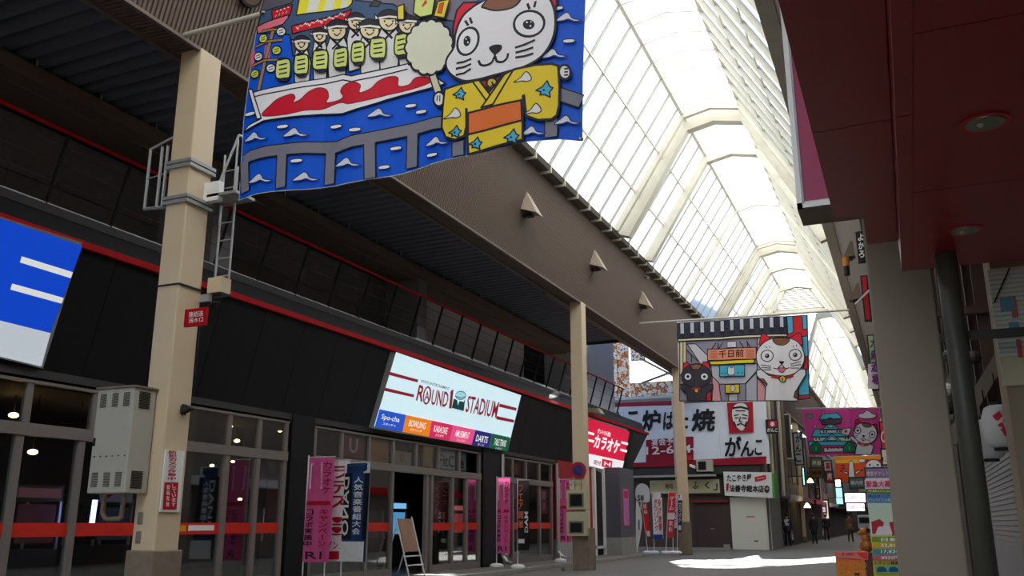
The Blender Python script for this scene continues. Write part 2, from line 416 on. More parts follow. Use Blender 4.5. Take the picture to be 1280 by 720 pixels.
# floodlight hoods on the left fascia
def hood(Y, label):
    t = thing('fascia_light', label, 'lamp', (-8.35, Y, 9.0), 0, 'hooded lamps on the beige fascia')
    q = MB(); x = -8.36
    q.hexa([(x, Y - .22, 9.02), (x + .5, Y - .22, 8.84), (x + .5, Y + .22, 8.84), (x, Y + .22, 9.02), (x + .06, Y - .1, 9.5), (x + .16, Y - .1, 9.5), (x + .16, Y + .1, 9.5), (x + .06, Y + .1, 9.5)])
    q.build('hood', mat('pale_lamp_hood', (186, 168, 148), .5), t, .008)
    q = MB(); q.bar((x + .2, Y, 8.95), (x - .07, Y, 8.55), .05, .05); q.build('bracket', M_beam, t)
    part('lens', M_dark, t, (x + .06, x + .3, Y - .12, Y + .12, 8.84, 8.9)); return t
hd = hood(20.1, 'wedge shaped beige lamp hood on the left fascia, nearest the large blue banner')
dup(hd, (-8.35, 25.6, 9.0), 'wedge shaped beige lamp hood on the left fascia, middle one of the three')
dup(hd, (-8.35, 31.15, 9.0), 'wedge shaped beige lamp hood on the left fascia just before the shop awning banner')
t = thing('security_camera', 'tiny grey camera high on the beige fascia above the last lamp hood', 'camera', (-8.08, 31, 10.0))
q = MB(); q.bar((-8.05, 31, 9.98), (-7.9, 30.9, 9.9), .1, .1); q.build('camera_body', M_alu, t); part('bracket', M_alu, t, (-8.18, -8.02, 30.97, 31.03, 9.95, 10.05))

t = thing('fascia_speaker', 'round dark drum fixture high on the slatted fascia above the banner pole', 'fixture', tuple(aX(306, -4, -8.4))); c = t.location
q = MB(); q.tube(c, c + Vector((.22, -.1, -.1)), .17, 18); q.build('drum', M_dark2, t); q = MB(); q.tube(c + Vector((.21, -.095, -.095)), c + Vector((.235, -.11, -.11)), .13, 18); q.build('front_ring', M_beam, t)
# side roof: corrugated deck between arcade and shops
dk = struct('ceiling_3')
q = MB(); y = -10.
while y < 32.1:
    q.hexa([(-9.1, y, 8.18), (-9.1, y + .14, 8.02), (-9.1, y + .26, 8.02), (-9.1, y + .3, 8.18), (-11.9, y, 8.12), (-11.9, y + .14, 7.96), (-11.9, y + .26, 7.96), (-11.9, y + .3, 8.12)])
    y += .3
q.box(-12.6, -9.0, -12, 32.3, 8.16, 8.2); q.build('deck_rib', M_deck, dk, kind='stuff')
h0 = MB(); h0.tube((-11.35, 6, 7.75), (-11.35, 6, 8.1), .015, 6); h0 = h0.build('hanger', M_steel, dk)
for i in range(1, 22):
    c = h0.copy(); COL.objects.link(c); c.parent = dk; c.location = (0, i * 1.2, 0)
bm_ = struct('trim_5')
part('eave_beam', M_beam, bm_, (-11.6, -11.3, -12, 32.3, 7.66, 7.9)); part('eave_beam', M_beam, bm_, (-12.4, -11.6, -12, 32.3, 7.62, 7.72))
part('eave_beam', M_dark2, bm_, (-12.4, -12.0, -12, 32.3, 7.72, 8.1))

# ------------------------------------------------------------------ left building: black clad amusement hall
wl = struct('wall_left')
BX = -11.2
# band of leaning panels
yb = 8.54 - 1.2 * 14; pn = MB()
pn.hexa([(BX, yb + .006, 3.42), (-10.75, yb + .006, 5.2), (-10.81, yb + .006, 5.215), (BX - .06, yb + .006, 3.43), (BX, yb + 1.194, 3.42), (-10.75, yb + 1.194, 5.2), (-10.81, yb + 1.194, 5.215), (BX - .06, yb + 1.194, 3.43)])
p0 = pn.build('cladding_panel', M_dark, wl)
for i in range(1, 39):
    c = p0.copy(); COL.objects.link(c); c.parent = wl; c.location = (0, i * 1.2, 0)
q = MB(); ye = yb + 1.2 * 39; CX = -9.95
q.hexa([(BX, ye, 3.42), (-10.75, ye, 5.2), (-11.8, ye, 5.2), (-11.8, ye, 3.42), (BX, ye + .5, 3.42), (-10.75, ye + 2.2, 5.2), (-11.8, ye + 2.2, 5.2), (-11.8, ye + .5, 3.42)])
q.build('corner_panel', M_dark2, wl)
part('band_backing', M_black, wl, (-11.9, -11.26, -12, 38, 3.3, 5.22)); part('band_soffit', M_dark2, wl, (-11.5, -11.17, -12, 38, 3.26, 3.42))
q = MB(); q.box(-10.78, -10.68, -12, ye + 2.2, 5.19, 5.29); q.build('red_trim', M_red, wl)
q = MB(); q.hexa([(-10.8, -12, 5.28), (-10.95, -12, 5.72), (-11.5, -12, 5.72), (-11.5, -12, 5.28), (-10.8, ye + 2, 5.28), (-10.95, ye + 2, 5.72), (-11.5, ye + 2, 5.72), (-11.5, ye + 2, 5.28)])
q.build('parapet', M_dark, wl)
part('parapet_ledge', M_grey, wl, (-11.2, -10.98, -12, 37, 5.72, 5.78)); part('terrace', M_dark2, wl, (-13, -10.9, -12, 37, 5.6, 5.73))
# balcony railing
ra = struct('trim_6')
q = MB(); q.tube((-10.7, -12, 6.8), (-10.7, 37, 6.8), .028, 8); q.build('red_handrail', M_red, ra)
for z, x in ((6.1, -10.9), (6.35, -10.83), (6.6, -10.76)):
    q = MB(); q.tube((x, -12, z), (x, 37, z), .006, 4); q.build('rail_wire', M_dark2, ra)
q = MB(); q.bar((-11.02, 0, 5.7), (-10.7, 0, 6.8), .02, .06); r0 = q.build('rail_post', M_black, ra); r0.location = (0, .36, 0)
for i in range(1, 32):
    c = r0.copy(); COL.objects.link(c); c.parent = ra; c.location = (0, .36 + i * 1.175, 0)
# set-back upper wall: dark tiles near, ribbed grey siding further on
wu = struct('wall_left_upper')
M_tile = mat('upper_wall_tile', (116, 112, 112), .5, var=.08)
t0 = part('wall_panel', M_tile, wu, (-12.6, -12.5, -3.0, -2.01, 5.75, 6.68))
for j in (0, 1):
    for i in range(0, 24):
        if i == 0 and j == 0: continue
        c = t0.copy(); COL.objects.link(c); c.parent = wu; c.location = (0, i * 1.0, j * .95)
part('wall_backing', M_dark2, wu, (-12.8, -12.58, -12, 21, 5.6, 8.2))
q = MB(); y = 21.0
while y < 30: q.box(-12.5, -12.42, y, y + .24, 5.75, 7.7); y += .25
q.build('siding', M_grey, wu); part('siding_backing', M_dark2, wu, (-12.8, -12.5, 21, 30, 5.6, 7.8))
part('dark_recess', M_black, wu, (-12.7, -12.55, 30, 37, 5.6, 8.2)); part('pier', M_tile, wu, (-12.5, -11.2, 12.2, 12.7, 5.7, 7.7), (-12.5, -11.5, 20.4, 20.9, 5.7, 7.7))
part('terrace_kerb', M_lgrey, wu, (-11.5, -11.3, 20, 36, 5.73, 5.95))
part('end_wall', M_lgrey, wu, (-13.5, -11.1, 32.4, 36.9, 5.3, 9.6)); part('end_wall', M_dark2, wu, (-14.5, -11.25, 34.5, 37, 0, 5.4))
part('roof_edge', M_dark2, wu, (-12.6, -9.1, 32.25, 32.4, 7.9, 8.25))
# ground floor shell
q = MB(); q.box(-18, -17.8, -12, 37, 0, 3.5); q.box(-18, -11.2, -12, 37, 3.3, 3.45); q.box(-18, -11.2, 36.8, 37, 0, 3.5); q.box(-18, -11.2, -12.2, -12, 0, 3.5)
q.build('interior_shell', M_int, wl); part('interior_floor', mat('dark_shop_floor', (70, 62, 58), .3, spec=.5), wl, (-18, -11.2, -12, 37, .1, .12))
def yat(u, X=BX): return aX(u, 653, X).y
def bay(name, posts, ztr=(2.49, 2.66), ztop=3.22, tr=None, doors=(), stripe=True, low=.3):
    """one glazed bay: posts = list of y; tr = transom divisions"""
    b = struct(name, (BX, posts[0], 0)); y0, y1 = posts[0], posts[-1]
    for y in posts:
        part('post', M_doorf, b, (BX - .08, BX + .02, y - .055, y + .055, .1, ztr[0]))
    for y in (tr or posts): part('transom_mullion', M_doorf, b, (BX - .07, BX + .015, y - .05, y + .05, ztr[1], ztop))
    part('transom_rail', M_doorf, b, (BX - .08, BX + .04, y0 - .05, y1 + .05, *ztr)); part('head_rail', M_doorf, b, (BX - .08, BX + .03, y0 - .05, y1 + .05, ztop, ztop + .08))
    for a, c in zip(posts, posts[1:]):
        if c - a < .35: continue
        i = posts.index(a)
        if i in doors: continue
        part('pane', M_glass, b, (BX - .04, BX - .028, a + .05, c - .05, .2, ztr[0]))
        part('bottom_rail', M_doorf, b, (BX - .06, BX + .01, a + .05, c - .05, .1, .1 + low * .6))
        if stripe: part('red_stripe', M_stripe, b, (BX - .027, BX - .024, a + .05, c - .05, 1.12, 1.31))
    tt = tr or posts
    for a, c in zip(tt, tt[1:]): part('transom_pane', M_glass, b, (BX - .04, BX - .028, a + .05, c - .05, ztr[1], ztop))
    return b
M_stripe = mat('red_glass_film', (206, 40, 24), .5)
bay('window_1', [-3.5, -1.6, .6, 2.6, 4.6, 6.4, 8.84, 9.88, 11.9, 13.08, 13.93, 14.74], tr=[4.6, 6.4, 7.6, 8.9, 10.05, 11.6, 13.08, 13.93, 14.74])
part('pier', M_dark, wl, (-11.3, -11.14, 14.85, 15.6, .1, 3.42)); 
bay('window_2', [15.7, 17.81, 18.88, 20.6, 20.85, 22.02, 22.88, 23.7], tr=[15.7, 16.7, 17.81, 18.88, 20.0, 21.2, 22.4, 23.7], doors=(2,))
part('pier', M_dark, wl, (-11.3, -11.12, 23.8, 25.1, .1, 3.42))
bay('window_3', [25.4, 26.1, 28.36, 29.47], tr=[25.4, 26.1, 27.2, 28.36, 29.47])
for Y in (25.1, 29.75):
    t = tag(MB().path([(-11.1, Y, 3.3), (-11.1, Y, .35), (-10.95, Y, .2), (-10.8, Y, .16)], .055, 8).build('downpipe', M_alu, None), 'grey metal downpipe beside the dark pier right of the wide entrance' if Y < 28 else 'grey metal downpipe between the third glass bay and the red wall', 'pipe')
part('red_wall', mat('crimson_wall', (150, 24, 26), .5, var=.08), wl, (-11.3, -11.12, 29.9, 33.6, .75, 3.42)); part('red_wall_plinth', M_concrete, wl, (-11.3, -11.1, 29.9, 33.6, 0, .75))
part('dark_wall', M_grey2 if 0 else mat('slate_wall_panel', (84, 84, 94), .5, var=.08), wl, (-11.3, -10.4, 34.9, 36.9, .75, 3.42)); part('dark_wall_plinth', M_concrete, wl, (-11.3, -10.38, 34.9, 36.9, 0, .75))
w1 = bpy.data.objects['window_1']
ya, yb2 = yat(226), yat(275); part('sticker', M_white, w1, (BX - .02, BX - .017, yb2 - .75, yb2 - .12, 1.18, 1.27)); part('sticker', pr((226, 150, 30)), w1, (BX - .02, BX - .017, yb2 - 1.15, yb2 - .8, 1.17, 1.27))
d = struct('door_1', (-11.1, 33.7, 0))
part('door_frame', M_white, d, (-11.15, -11.0, 33.6, 33.75, .1, 3.4), (-11.15, -11.0, 34.8, 34.9, .1, 3.4), (-11.15, -11.0, 33.6, 34.9, .35, .45)); part('door_leaf', M_black, d, (-11.14, -11.1, 33.7, 34.85, .1, 3.4))
# buildings' bodies (keep the daylight out)
part('building_mass', M_dark2, wl, (-30, -12.8, -12, 37, 5.5, 11.5)); part('building_mass', M_dark2, wl, (-30, -18, -12, 37, 0, 5.5))
# ------------------------------------------------------------------ arcade columns
def column(x, y, w, d, top, label, base=1.0, group='cream columns carrying the arcade roof'):
    t = thing('arcade_column', label, 'column', (x, y, 0), 0, group)
    q = MB(); q.box(x - w / 2, x + w / 2, y - d / 2, y + d / 2, 0, top); q.build('shaft', M_col, t, .018)
    q = MB(); q.box(x - w / 2 - .04, x + w / 2 + .04, y - d / 2 - .04, y + d / 2 + .04, 0, base); q.build('base_collar', M_colbase, t, .02)
    return t
c1 = column(-8.745, 9.01, .37, .42, 7.82, 'cream arcade column at left with a ladder and clamp bands, nearest one', .98)
for z in (6.02, 5.5):
    q = MB()
    for s in (0, .07): q.box(-8.97, -8.52, 8.76, 9.26, z + s, z + s + .045)
    q.build('clamp_band', M_steel, c1)
q = MB(); q.box(-8.95, -8.54, 8.785, 9.235, 4.35, 4.37); q.build('wire_tie', M_black, c1)
column(-8.745, 25.45, .37, .42, 7.82, 'cream arcade column behind the no parking disc and meter boxes', 1.15)
column(-8.745, 38.6, .37, .44, 7.82, 'cream arcade column at the corner of the side street, beside the flag cluster', 1.35)
column(-6.6, 51.3, .34, .4, 8.0, 'cream arcade column at the corner of the white shuttered shop', .4)
column(-6.65, 64.0, .34, .4, 8.0, 'distant cream arcade column with a lit lamp beyond the blue round sign', .4)
column(-6.65, 78.0, .34, .4, 8.0, 'farthest cream arcade column on the left', .4)
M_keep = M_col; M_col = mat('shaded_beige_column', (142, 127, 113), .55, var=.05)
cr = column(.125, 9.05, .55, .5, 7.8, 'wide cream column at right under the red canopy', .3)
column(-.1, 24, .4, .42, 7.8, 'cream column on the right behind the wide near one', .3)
M_col = M_keep
# ladder, cages, boxes around the first column
M_lad = M_steel
t = thing('wall_ladder', 'pale steel ladder hanging on the street side of the near column', 'ladder', (-8.35, 9.35, 4.6))
q = MB(); q.tube((-8.28, 9.42, 4.55), (-8.28, 9.42, 6.2), .016, 6); q.build('rail', M_lad, t)
q = MB(); q.tube((-8.52, 9.42, 4.55), (-8.52, 9.42, 6.2), .016, 6); q.build('rail', M_lad, t)
for i in range(7):
    q = MB(); q.tube((-8.52, 9.42, 4.6 + i * .26), (-8.28, 9.42, 4.6 + i * .26), .011, 6); q.build('rung', M_lad, t)
t = thing('ladder_platform', 'steel bracket platform with slanted hand bars right of the near column', 'platform', (-8.3, 9.3, 5.7))
q = MB(); q.box(-8.5, -8.0, 9.1, 9.5, 5.66, 5.7); q.build('platform_deck', M_lad, t)
q = MB(); q.path([(-8.42, 9.15, 5.68), (-8.2, 9.3, 6.62), (-8.06, 9.45, 6.55), (-8.06, 9.45, 5.68)], .018); q.path([(-8.12, 9.2, 5.7), (-8.12, 9.2, 6.5)], .014); q.path([(-8.42, 9.3, 5.3), (-8.42, 9.3, 6.35)], .014); q.build('hand_bar', M_lad, t)
q = MB(); q.box(-8.56, -8.3, 9.1, 9.2, 5.6, 5.88); q.build('bracket_plate', M_white, t)
t = thing('ladder_cage', 'dull steel open cage frame left of the near column', 'cage', (-9.2, 9.0, 5.6))
q = MB()
for x in (-9.42, -9.2, -9.1): q.tube((x, 8.9, 5.55), (x, 8.9, 6.45), .02)
q.path([(-9.42, 8.9, 6.45), (-9.05, 8.95, 6.6)], .02); q.path([(-9.42, 8.9, 5.55), (-8.95, 8.85, 5.5)], .025); q.path([(-9.42, 8.9, 6.0), (-8.95, 8.9, 6.05)], .01); q.build('cage_frame', M_lad, t)
t = thing('junction_box', 'square cream cover box at the foot of the ladder', 'box', (-8.38, 9.4, 4.4))
part('box_body', M_col, t, (-8.54, -8.3, 9.3, 9.5, 4.34, 4.56), bevel=.008); part('box_underside', M_black, t, (-8.53, -8.31, 9.31, 9.49, 4.31, 4.34))
t = thing('cable_clamp', 'steel pipe clamp with a tangle of black cable on the near column', 'clamp', (-8.5, 9.3, 4.2))
part('clamp_plate', M_steel, t, (-8.6, -8.4, 9.2, 9.26, 4.2, 4.3)); q = MB()
for i in range(3): q.lathe((-8.42 + i * .04, 9.27, 4.14 + .02 * i), [(.05, -.01), (.055, 0), (.05, .01)], 10)
q.path([(-8.55, 9.25, 4.25), (-8.3, 9.35, 4.28), (-8.2, 9.4, 4.3)], .02); q.path([(-8.54, 9.23, 4.15), (-8.545, 9.23, 3.3), (-8.54, 9.23, 3.2)], .007); q.build('cable', M_black, t)
# red plate on the column 連結送水口
P0 = planeY(8.76)
t = thing('hydrant_sign', 'small red plate with white characters on the near column', 'sign', tuple(aY(244, 398, 8.78)))
q = MB(); a = aY(232, 388, 8.77); b = aY(257, 406, 8.77); q.box(a.x, b.x, 8.76, 8.8, b.z, a.z + .01); q.build('plate', M_red, t)
A = Art(planeY(8.76), (0, -1, 0), lift=.003)
A.text('連結送', (236, 397), (254, 395), (236, 390), (240, 235, 230), .01); A.text('送水口', (236, 404), (254, 402), (236, 398), (240, 235, 230), .01); A.build('lettering', t)
# grey control cabinet on the column
t = thing('control_cabinet', 'pale grey louvred electrical cabinet strapped to the near column', 'cabinet', (-9.0, 8.6, 1.65))
q = MB(); q.box(-9.36, -8.74, 8.42, 8.78, 1.66, 2.95); q.build('cabinet_body', mat('cabinet_grey_paint', (176, 172, 160), .5, var=.06), t, .012)
part('cabinet_lid', M_colbase, t, (-9.38, -8.72, 8.4, 8.8, 2.95, 2.975))
q = MB()
for cx in (-9.25, -9.05, -8.86):
    for k in range(9): q.box(cx - .05, cx + .05, 8.412, 8.421, 2.72 + k * .02, 2.728 + k * .02)
    for k in range(9): q.box(cx - .05, cx + .05, 8.412, 8.421, 1.74 + k * .02, 1.748 + k * .02)
for k in range(12): q.box(-8.741, -8.732, 8.5, 8.68, 2.7 + k * .018, 2.709 + k * .018)
for k in range(12): q.box(-8.741, -8.732, 8.5, 8.68, 1.72 + k * .018, 1.729 + k * .018)
q.build('louvre', M_black, t, kind='stuff')
for k in range(6): q = MB(); q.lathe((-9.29 + k * .1, 8.41, 2.1), [(.008, 0), (.008, .014)], 8); q.build('keyhole', M_black, t)
part('door_handle', M_black, t, (-9.33, -9.31, 8.4, 8.42, 2.24, 2.34))
t = tag(MB().path([(-9.25, 8.6, 1.66), (-9.25, 8.6, 1.42), (-9.18, 8.6, 1.35), (-9.0, 8.66, 1.36), (-8.98, 8.66, 1.66)], .03, 8).build('conduit', M_colbase, None), 'bent cable conduit looping under the grey electrical cabinet', 'pipe')
for k, z in enumerate((1.29, 1.06)):
    tag(part('switch_plate', mat('zinc_plate', (120, 116, 110), .5), None, (-8.86, -8.78, 8.78, 8.82, z, z + .15), bevel=.015), ('upper' if k == 0 else 'lower') + ' small grey cover plate on the near column below the cabinet', 'plate')
# white / red security notice
t = thing('security_notice', 'tall white and red notice strip with vertical lettering on the near column', 'notice', (-8.55, 9.0, 2.0))
pX = planeX(-8.53)
a = aX(207, 562, -8.545); b = aX(224, 640, -8.545)
q = MB(); q.box(-8.56, -8.54, a.y, b.y, b.z, a.z); q.build('notice_board', M_white, t)
A = Art(planeX(-8.538), (1, 0, 0), lift=.002); A.poly([(205.5, 603), (223, 603), (220.5, 637), (203, 637)], (190, 20, 28)); A.vtext('防犯カメラ作動中', 211, 563, 221, 601, (190, 20, 28), .03, -3); A.vtext('録画実施', 207, 606, 211, 634, (240, 220, 220), .02, -2); A.vtext('しています', 213, 605, 218, 634, (240, 220, 220), .02, -2)
A.build('lettering', t)
t = thing('street_sensor', 'small black triangular sensor on the near column', 'sensor', (-8.5, 9.0, 2.7)); q = MB(); q.hexa([(-8.56, 9.03, 2.68), (-8.42, 9.05, 2.74), (-8.42, 9.15, 2.74), (-8.56, 9.13, 2.68), (-8.56, 9.03, 2.78), (-8.47, 9.05, 2.78), (-8.47, 9.15, 2.78), (-8.56, 9.13, 2.78)]); q.build('housing', M_black, t); part('mount', M_dark2, t, (-8.57, -8.54, 9.05, 9.12, 2.66, 2.8))
# no parking disc, boxes on column 2
t = thing('no_parking_sign', 'round blue and red no parking disc on the second column', 'sign', (-8.75, 25.1, 2.7))
A = Art(planeY(25.12), (0, -1, 0), lift=.0); q = MB(); c = aY(723, 588, 25.16)
for k, (r, m, dy) in enumerate(((.245, 0, 0), (.165, 1, -.004))):
    q.add([(c.x + r * math.cos(i * math.pi / 12), 25.14 + dy, c.z + r * math.sin(i * math.pi / 12)) for i in range(24)] + [(c.x + r * math.cos(i * math.pi / 12), 25.16 + dy, c.z + r * math.sin(i * math.pi / 12)) for i in range(24)], [tuple(range(24)), tuple(range(24, 48))[::-1]] + [(i, (i + 1) % 24, 24 + (i + 1) % 24, 24 + i) for i in range(24)], m)
q.bar((c.x - .14, 25.13, c.z + .14), (c.x + .14, 25.13, c.z - .14), .012, .06, 0, up=(0, 1, 0)); q.build('disc', [pr((170, 30, 44)), pr((40, 56, 120))], t)
part('mounting_band', M_steel, t, (-8.95, -8.54, 25.17, 25.24, c.z - .04, c.z + .04))
M_met = mat('meter_box_beige', (186, 178, 150), .55, var=.08)
t = thing('plate_sign', 'row of tiny beige plates under the no parking disc', 'sign', (-8.8, 25.1, 2.3)); a = aY(712, 600, 25.15); b = aY(735, 613, 25.15)
for k in range(2):
    for j in range(3):
        x = a.x + (b.x - a.x) * j / 3; z = a.z - (a.z - b.z) * (k + 1) / 2; part('plate', M_met, t, (x, x + (b.x - a.x) * .29, 25.13, 25.17, z + .02, z + .15))
for (v0, v1, nm) in ((613, 637, 'upper'), (640, 670, 'lower')):
    a = aY(709, v0, 25.1); b = aY(734, v1, 25.1)
    t = thing('meter_box', nm + ' beige meter box with a dark window on the second column', 'box', ((a.x + b.x) / 2, 25.1, b.z), 0)
    part('box_body', M_met, t, (a.x, b.x, 25.02, 25.24, b.z, a.z), bevel=.01); part('meter_window', M_dark, t, (a.x + .12, b.x - .12, 25.005, 25.03, b.z + .1, a.z - (.12 if nm == 'upper' else .3)))
    part('window_frame', M_colbase, t, (a.x + .07, b.x - .07, 25.01, 25.025, b.z + .06, a.z - (.08 if nm == 'upper' else .25)))
t = tag(part('kick_block', M_colbase, None, (-9.05, -8.98, 24.5, 24.6, 0, .1)), 'low dark kerb block by the foot of the second column', 'block')
tag(part('column_box', M_colbase, None, (-8.52, -8.4, 25.25, 25.6, 0, 1.15), bevel=.01), 'narrow stained box standing against the second column', 'box')

# ------------------------------------------------------------------ lit sign boxes on the leaning band
NL = Vector((1.78, 0, -.45)).normalized()        # outward normal of the leaning band
def leanplane(off): return plane(Vector((BX, 0, 3.42)) + NL * off, NL)
def signbox(px, label, name='lit_sign_box', off=.16):
    pl = leanplane(off); c = [pl(*p) for p in px]; t = thing(name, label, 'sign', tuple(sum(c, Vector()) / 4 - NL * off))
    q = MB(); q.hexa([c[3] - NL * off, c[2] - NL * off, c[2] - NL * .004, c[3] - NL * .004, c[0] - NL * off, c[1] - NL * off, c[1] - NL * .004, c[0] - NL * .004]); q.build('sign_casing', M_alu, t); return t, pl
t, pl = signbox([(495, 441), (650, 495), (635, 564), (468, 536)], 'long lit white sign with dark red lettering and a coloured strip below')
A = Art(pl, NL, lift=.002, emit=.22, ink=(120, 16, 34)).at(460, 430, 5.145)
A.poly([(180, 52), (985, 330), (895, 690), (38, 530)], (206, 232, 240))
DR = (128, 18, 36)
for (x0, y0, x1, y1) in ((138, 188, 322, 238), (108, 290, 296, 334), (846, 393, 955, 420), (828, 473, 940, 497)): A.poly([(x0, y0 - 10), (x1, y1 - 9), (x1 - 3, y1 + 9), (x0 - 4, y0 + 11)], DR)
A.text('SPORTS ENTERTAINMENT', (338, 245), (520, 297), (342, 228), (40, 30, 40), .01)
A.text('R', (306, 362), (348, 372), (328, 262), DR, .03); A.ell(378, 330, 26, 60, DR, rot=8); A.ell(377, 330, 17, 48, (206, 232, 240), rot=8); A.text('A', (360, 362), (390, 368), (366, 300), DR, .02)
A.text('UND', (400, 390), (505, 408), (416, 292), DR, .02); A.poly([(518, 412), (530, 300), (548, 290), (534, 414)], DR); A.poly([(530, 300), (548, 290), (545, 306), (524, 318)], DR)
A.text('STADIUM', (622, 436), (822, 478), (642, 330), DR, .025)
# emblem between the words: a plain oval over a dark stepped block
A.poly([(535, 410), (548, 350), (570, 360), (575, 395), (585, 365), (612, 372), (622, 350), (612, 430)], (10, 60, 60)); A.ell(592, 330, 34, 26, (150, 205, 215), .02, oc=(20, 50, 60)); A.line([(560, 335), (592, 346), (625, 338)], .02, (20, 50, 60))
for k in range(5): A.line([(570 + k * 13, 300 - abs(2 - k) * -3), (566 + k * 15, 288 + abs(2 - k) * 4)], .012, (20, 80, 90))
cols = [((36, 82, 190), 'Spo-cha', 'スポッチャ'), ((226, 124, 22), 'BOWLING', 'ボウリング'), ((206, 40, 92), 'KARAOKE', 'カラオケ'), ((222, 76, 128), 'AMUSEMENT', 'アミューズメント'), ((36, 32, 110), 'DARTS', 'ダーツ'), ((6, 84, 56), 'TABLE TENNIS', 'テーブルテニス')]
xt = [70, 240, 405, 545, 685, 792, 910]; xb = [38, 217, 384, 520, 660, 775, 893]
for i, (c, s, j) in enumerate(cols):
    f = lambda x: 418 + (x - 70) * (600 - 418) / 840; g_ = lambda x: 530 + (x - 38) * (690 - 530) / 855
    A.poly([(xt[i], f(xt[i])), (xt[i + 1], f(xt[i + 1])), (xb[i + 1], g_(xb[i + 1])), (xb[i], g_(xb[i]))], c)
    m0, m1 = xb[i] + (xb[i + 1] - xb[i]) * .22, xb[i] + (xb[i + 1] - xb[i]) * .86; yb_ = f(xt[i]) + 72
    sl = (m1 - m0) * .2
    A.text(s, (m0, yb_), (m1, yb_ + sl), (m0 + 10, yb_ - 42), (240, 240, 240), .015); A.text(j, (m0 + 12, yb_ + 28), (m1 - 22, yb_ + 20 + sl), (m0 + 15, yb_ + 13), (240, 240, 240), .015)
A.build('sign_face', kid(t, 'sign_casing'))
t, pl = signbox([(735, 521), (785, 537), (766, 598), (735, 583)], 'lit crimson karaoke sign left of the side street with a white lower strip')
A = Art(pl, NL, lift=.002, emit=.22).at(700, 500, 3.27)
A.poly([(112, 72), (284, 130), (250, 300), (112, 268)], (206, 22, 62)); A.poly([(112, 218), (262, 250), (250, 300), (112, 268)], (236, 232, 236))
W = (246, 240, 240)
A.text('カラオケ', (136, 194), (238, 222), (146, 140), W, .06); A.text('ダントツ人気!', (152, 136), (205, 152), (154, 116), W, .03)
for (x, y) in ((112, 128), (112, 158), (250, 168), (246, 198)): A.poly([(x, y), (x + 28, y + 7), (x + 26, y + 17), (x - 1, y + 9)], W)
A.poly([(172, 240), (214, 249), (210, 280), (168, 271)], (190, 22, 48)); A.text('1F〜4F', (178, 268), (206, 274), (180, 250), W, .02); A.text('受付', (135, 262), (164, 268), (138, 244), (120, 20, 40), .02)
A.build('sign_face', kid(t, 'sign_casing'))
t, pl = signbox([(-110, 236), (103, 303), (54, 461), (-160, 408)], 'big lit sign at the left edge, royal blue above white with two pale bars', off=.1)
A = Art(pl, NL, lift=.002, emit=.17).at(0, 220, 2.77)
A.poly([(-300, 45), (285, 243), (175, 544), (-400, 400)], (10, 70, 205)); A.poly([(-400, 400), (175, 544), (143, 660), (-430, 520)], (196, 204, 212))
for p in ([(75, 278), (252, 333), (245, 354), (68, 299)], [(42, 372), (220, 422), (213, 442), (35, 393)]): A.poly(p, (226, 230, 226))
A.build('sign_face', kid(t, 'sign_casing'))
t = thing('flood_lamp', 'small beige projector lamp above the karaoke sign', 'lamp', tuple(aX(743, 512, -10.6))); c = t.location
q = MB(); q.hexa([(c.x - .25, c.y - .2, c.z - .1), (c.x + .3, c.y - .2, c.z - .16), (c.x + .3, c.y + .3, c.z - .16), (c.x - .25, c.y + .3, c.z - .1), (c.x - .2, c.y - .2, c.z + .06), (c.x + .2, c.y - .2, c.z + .02), (c.x + .2, c.y + .3, c.z + .02), (c.x - .2, c.y + .3, c.z + .06)])
q.build('lamp_housing', M_met, t); q = MB(); q.tube((c.x - .2, c.y, c.z), (c.x - .5, c.y, c.z - .1), .03); q.build('arm', M_steel, t)

# ------------------------------------------------------------------ hanging banners
M_pole = mat('banner_pole_paint', (196, 190, 176), .5)
def pole(name, a, b, label):
    t = tag(MB().tube(a, b, .035, 10).build(name, M_pole, None), label, 'pole'); return t
def cuts(x0, x1, n): return [((x0 + (x1 - x0) * i / n, 0, 0), (1, 0, 0)) for i in range(1, n)]
def wavef(Y, amp, seed, x0, x1, n):
    """gentle vertical folds, straight between the cut lines so that every printed layer follows the cloth exactly"""
    g = lambda x: amp * (math.sin(x * 2.3 + seed) + .5 * math.sin(x * 5.1 + seed * 2) + .25 * math.sin(x * 9))
    def f(v):
        v = v.copy(); t = (v.x - x0) / (x1 - x0) * n; i = math.floor(t); h = (x1 - x0) / n
        v.y += g(x0 + i * h) * (1 - t + i) + g(x0 + (i + 1) * h) * (t - i); return v
    return f
INK = (24, 22, 30); BLU = (14, 92, 222); WH = (244, 240, 244); YEL = (236, 206, 42); SLT = (66, 92, 128); LIM = (218, 228, 130)
Y1 = 8.45
t1 = thing('hanging_banner', 'huge blue banner of a white cat in a yellow kimono over a river and boat', 'banner', (-5, Y1, 5.3), 0, 'cloth banners hung across the arcade')
A = Art(planeY(Y1), (0, -1, 0), lift=0, ink=INK)
topr = (737, -104)
A.at(0, 0, 1); A.poly([(297, 250), (302.5, 150), (308, 109), (319, 41), (328, 12)] + [(328 + (737 - 328) * k / 8, 12 - (116) * k / 8) for k in range(1, 9)] + [(731, 0), (728, 94), (727.5, 176), (700, 175), (660, 178), (625, 186), (590, 195), (540, 205), (500, 217), (460, 224), (420, 233), (380, 238), (340, 241), (320, 244)], (214, 214, 224))
t_cloth = A.build('cloth', t1, cuts(-8.0, -2.4, 36), wavef(Y1, .028, 1.0, -8.0, -2.4, 36))
A = Art(planeY(Y1), (0, -1, 0), lift=.004, eps=.00012, ink=INK)
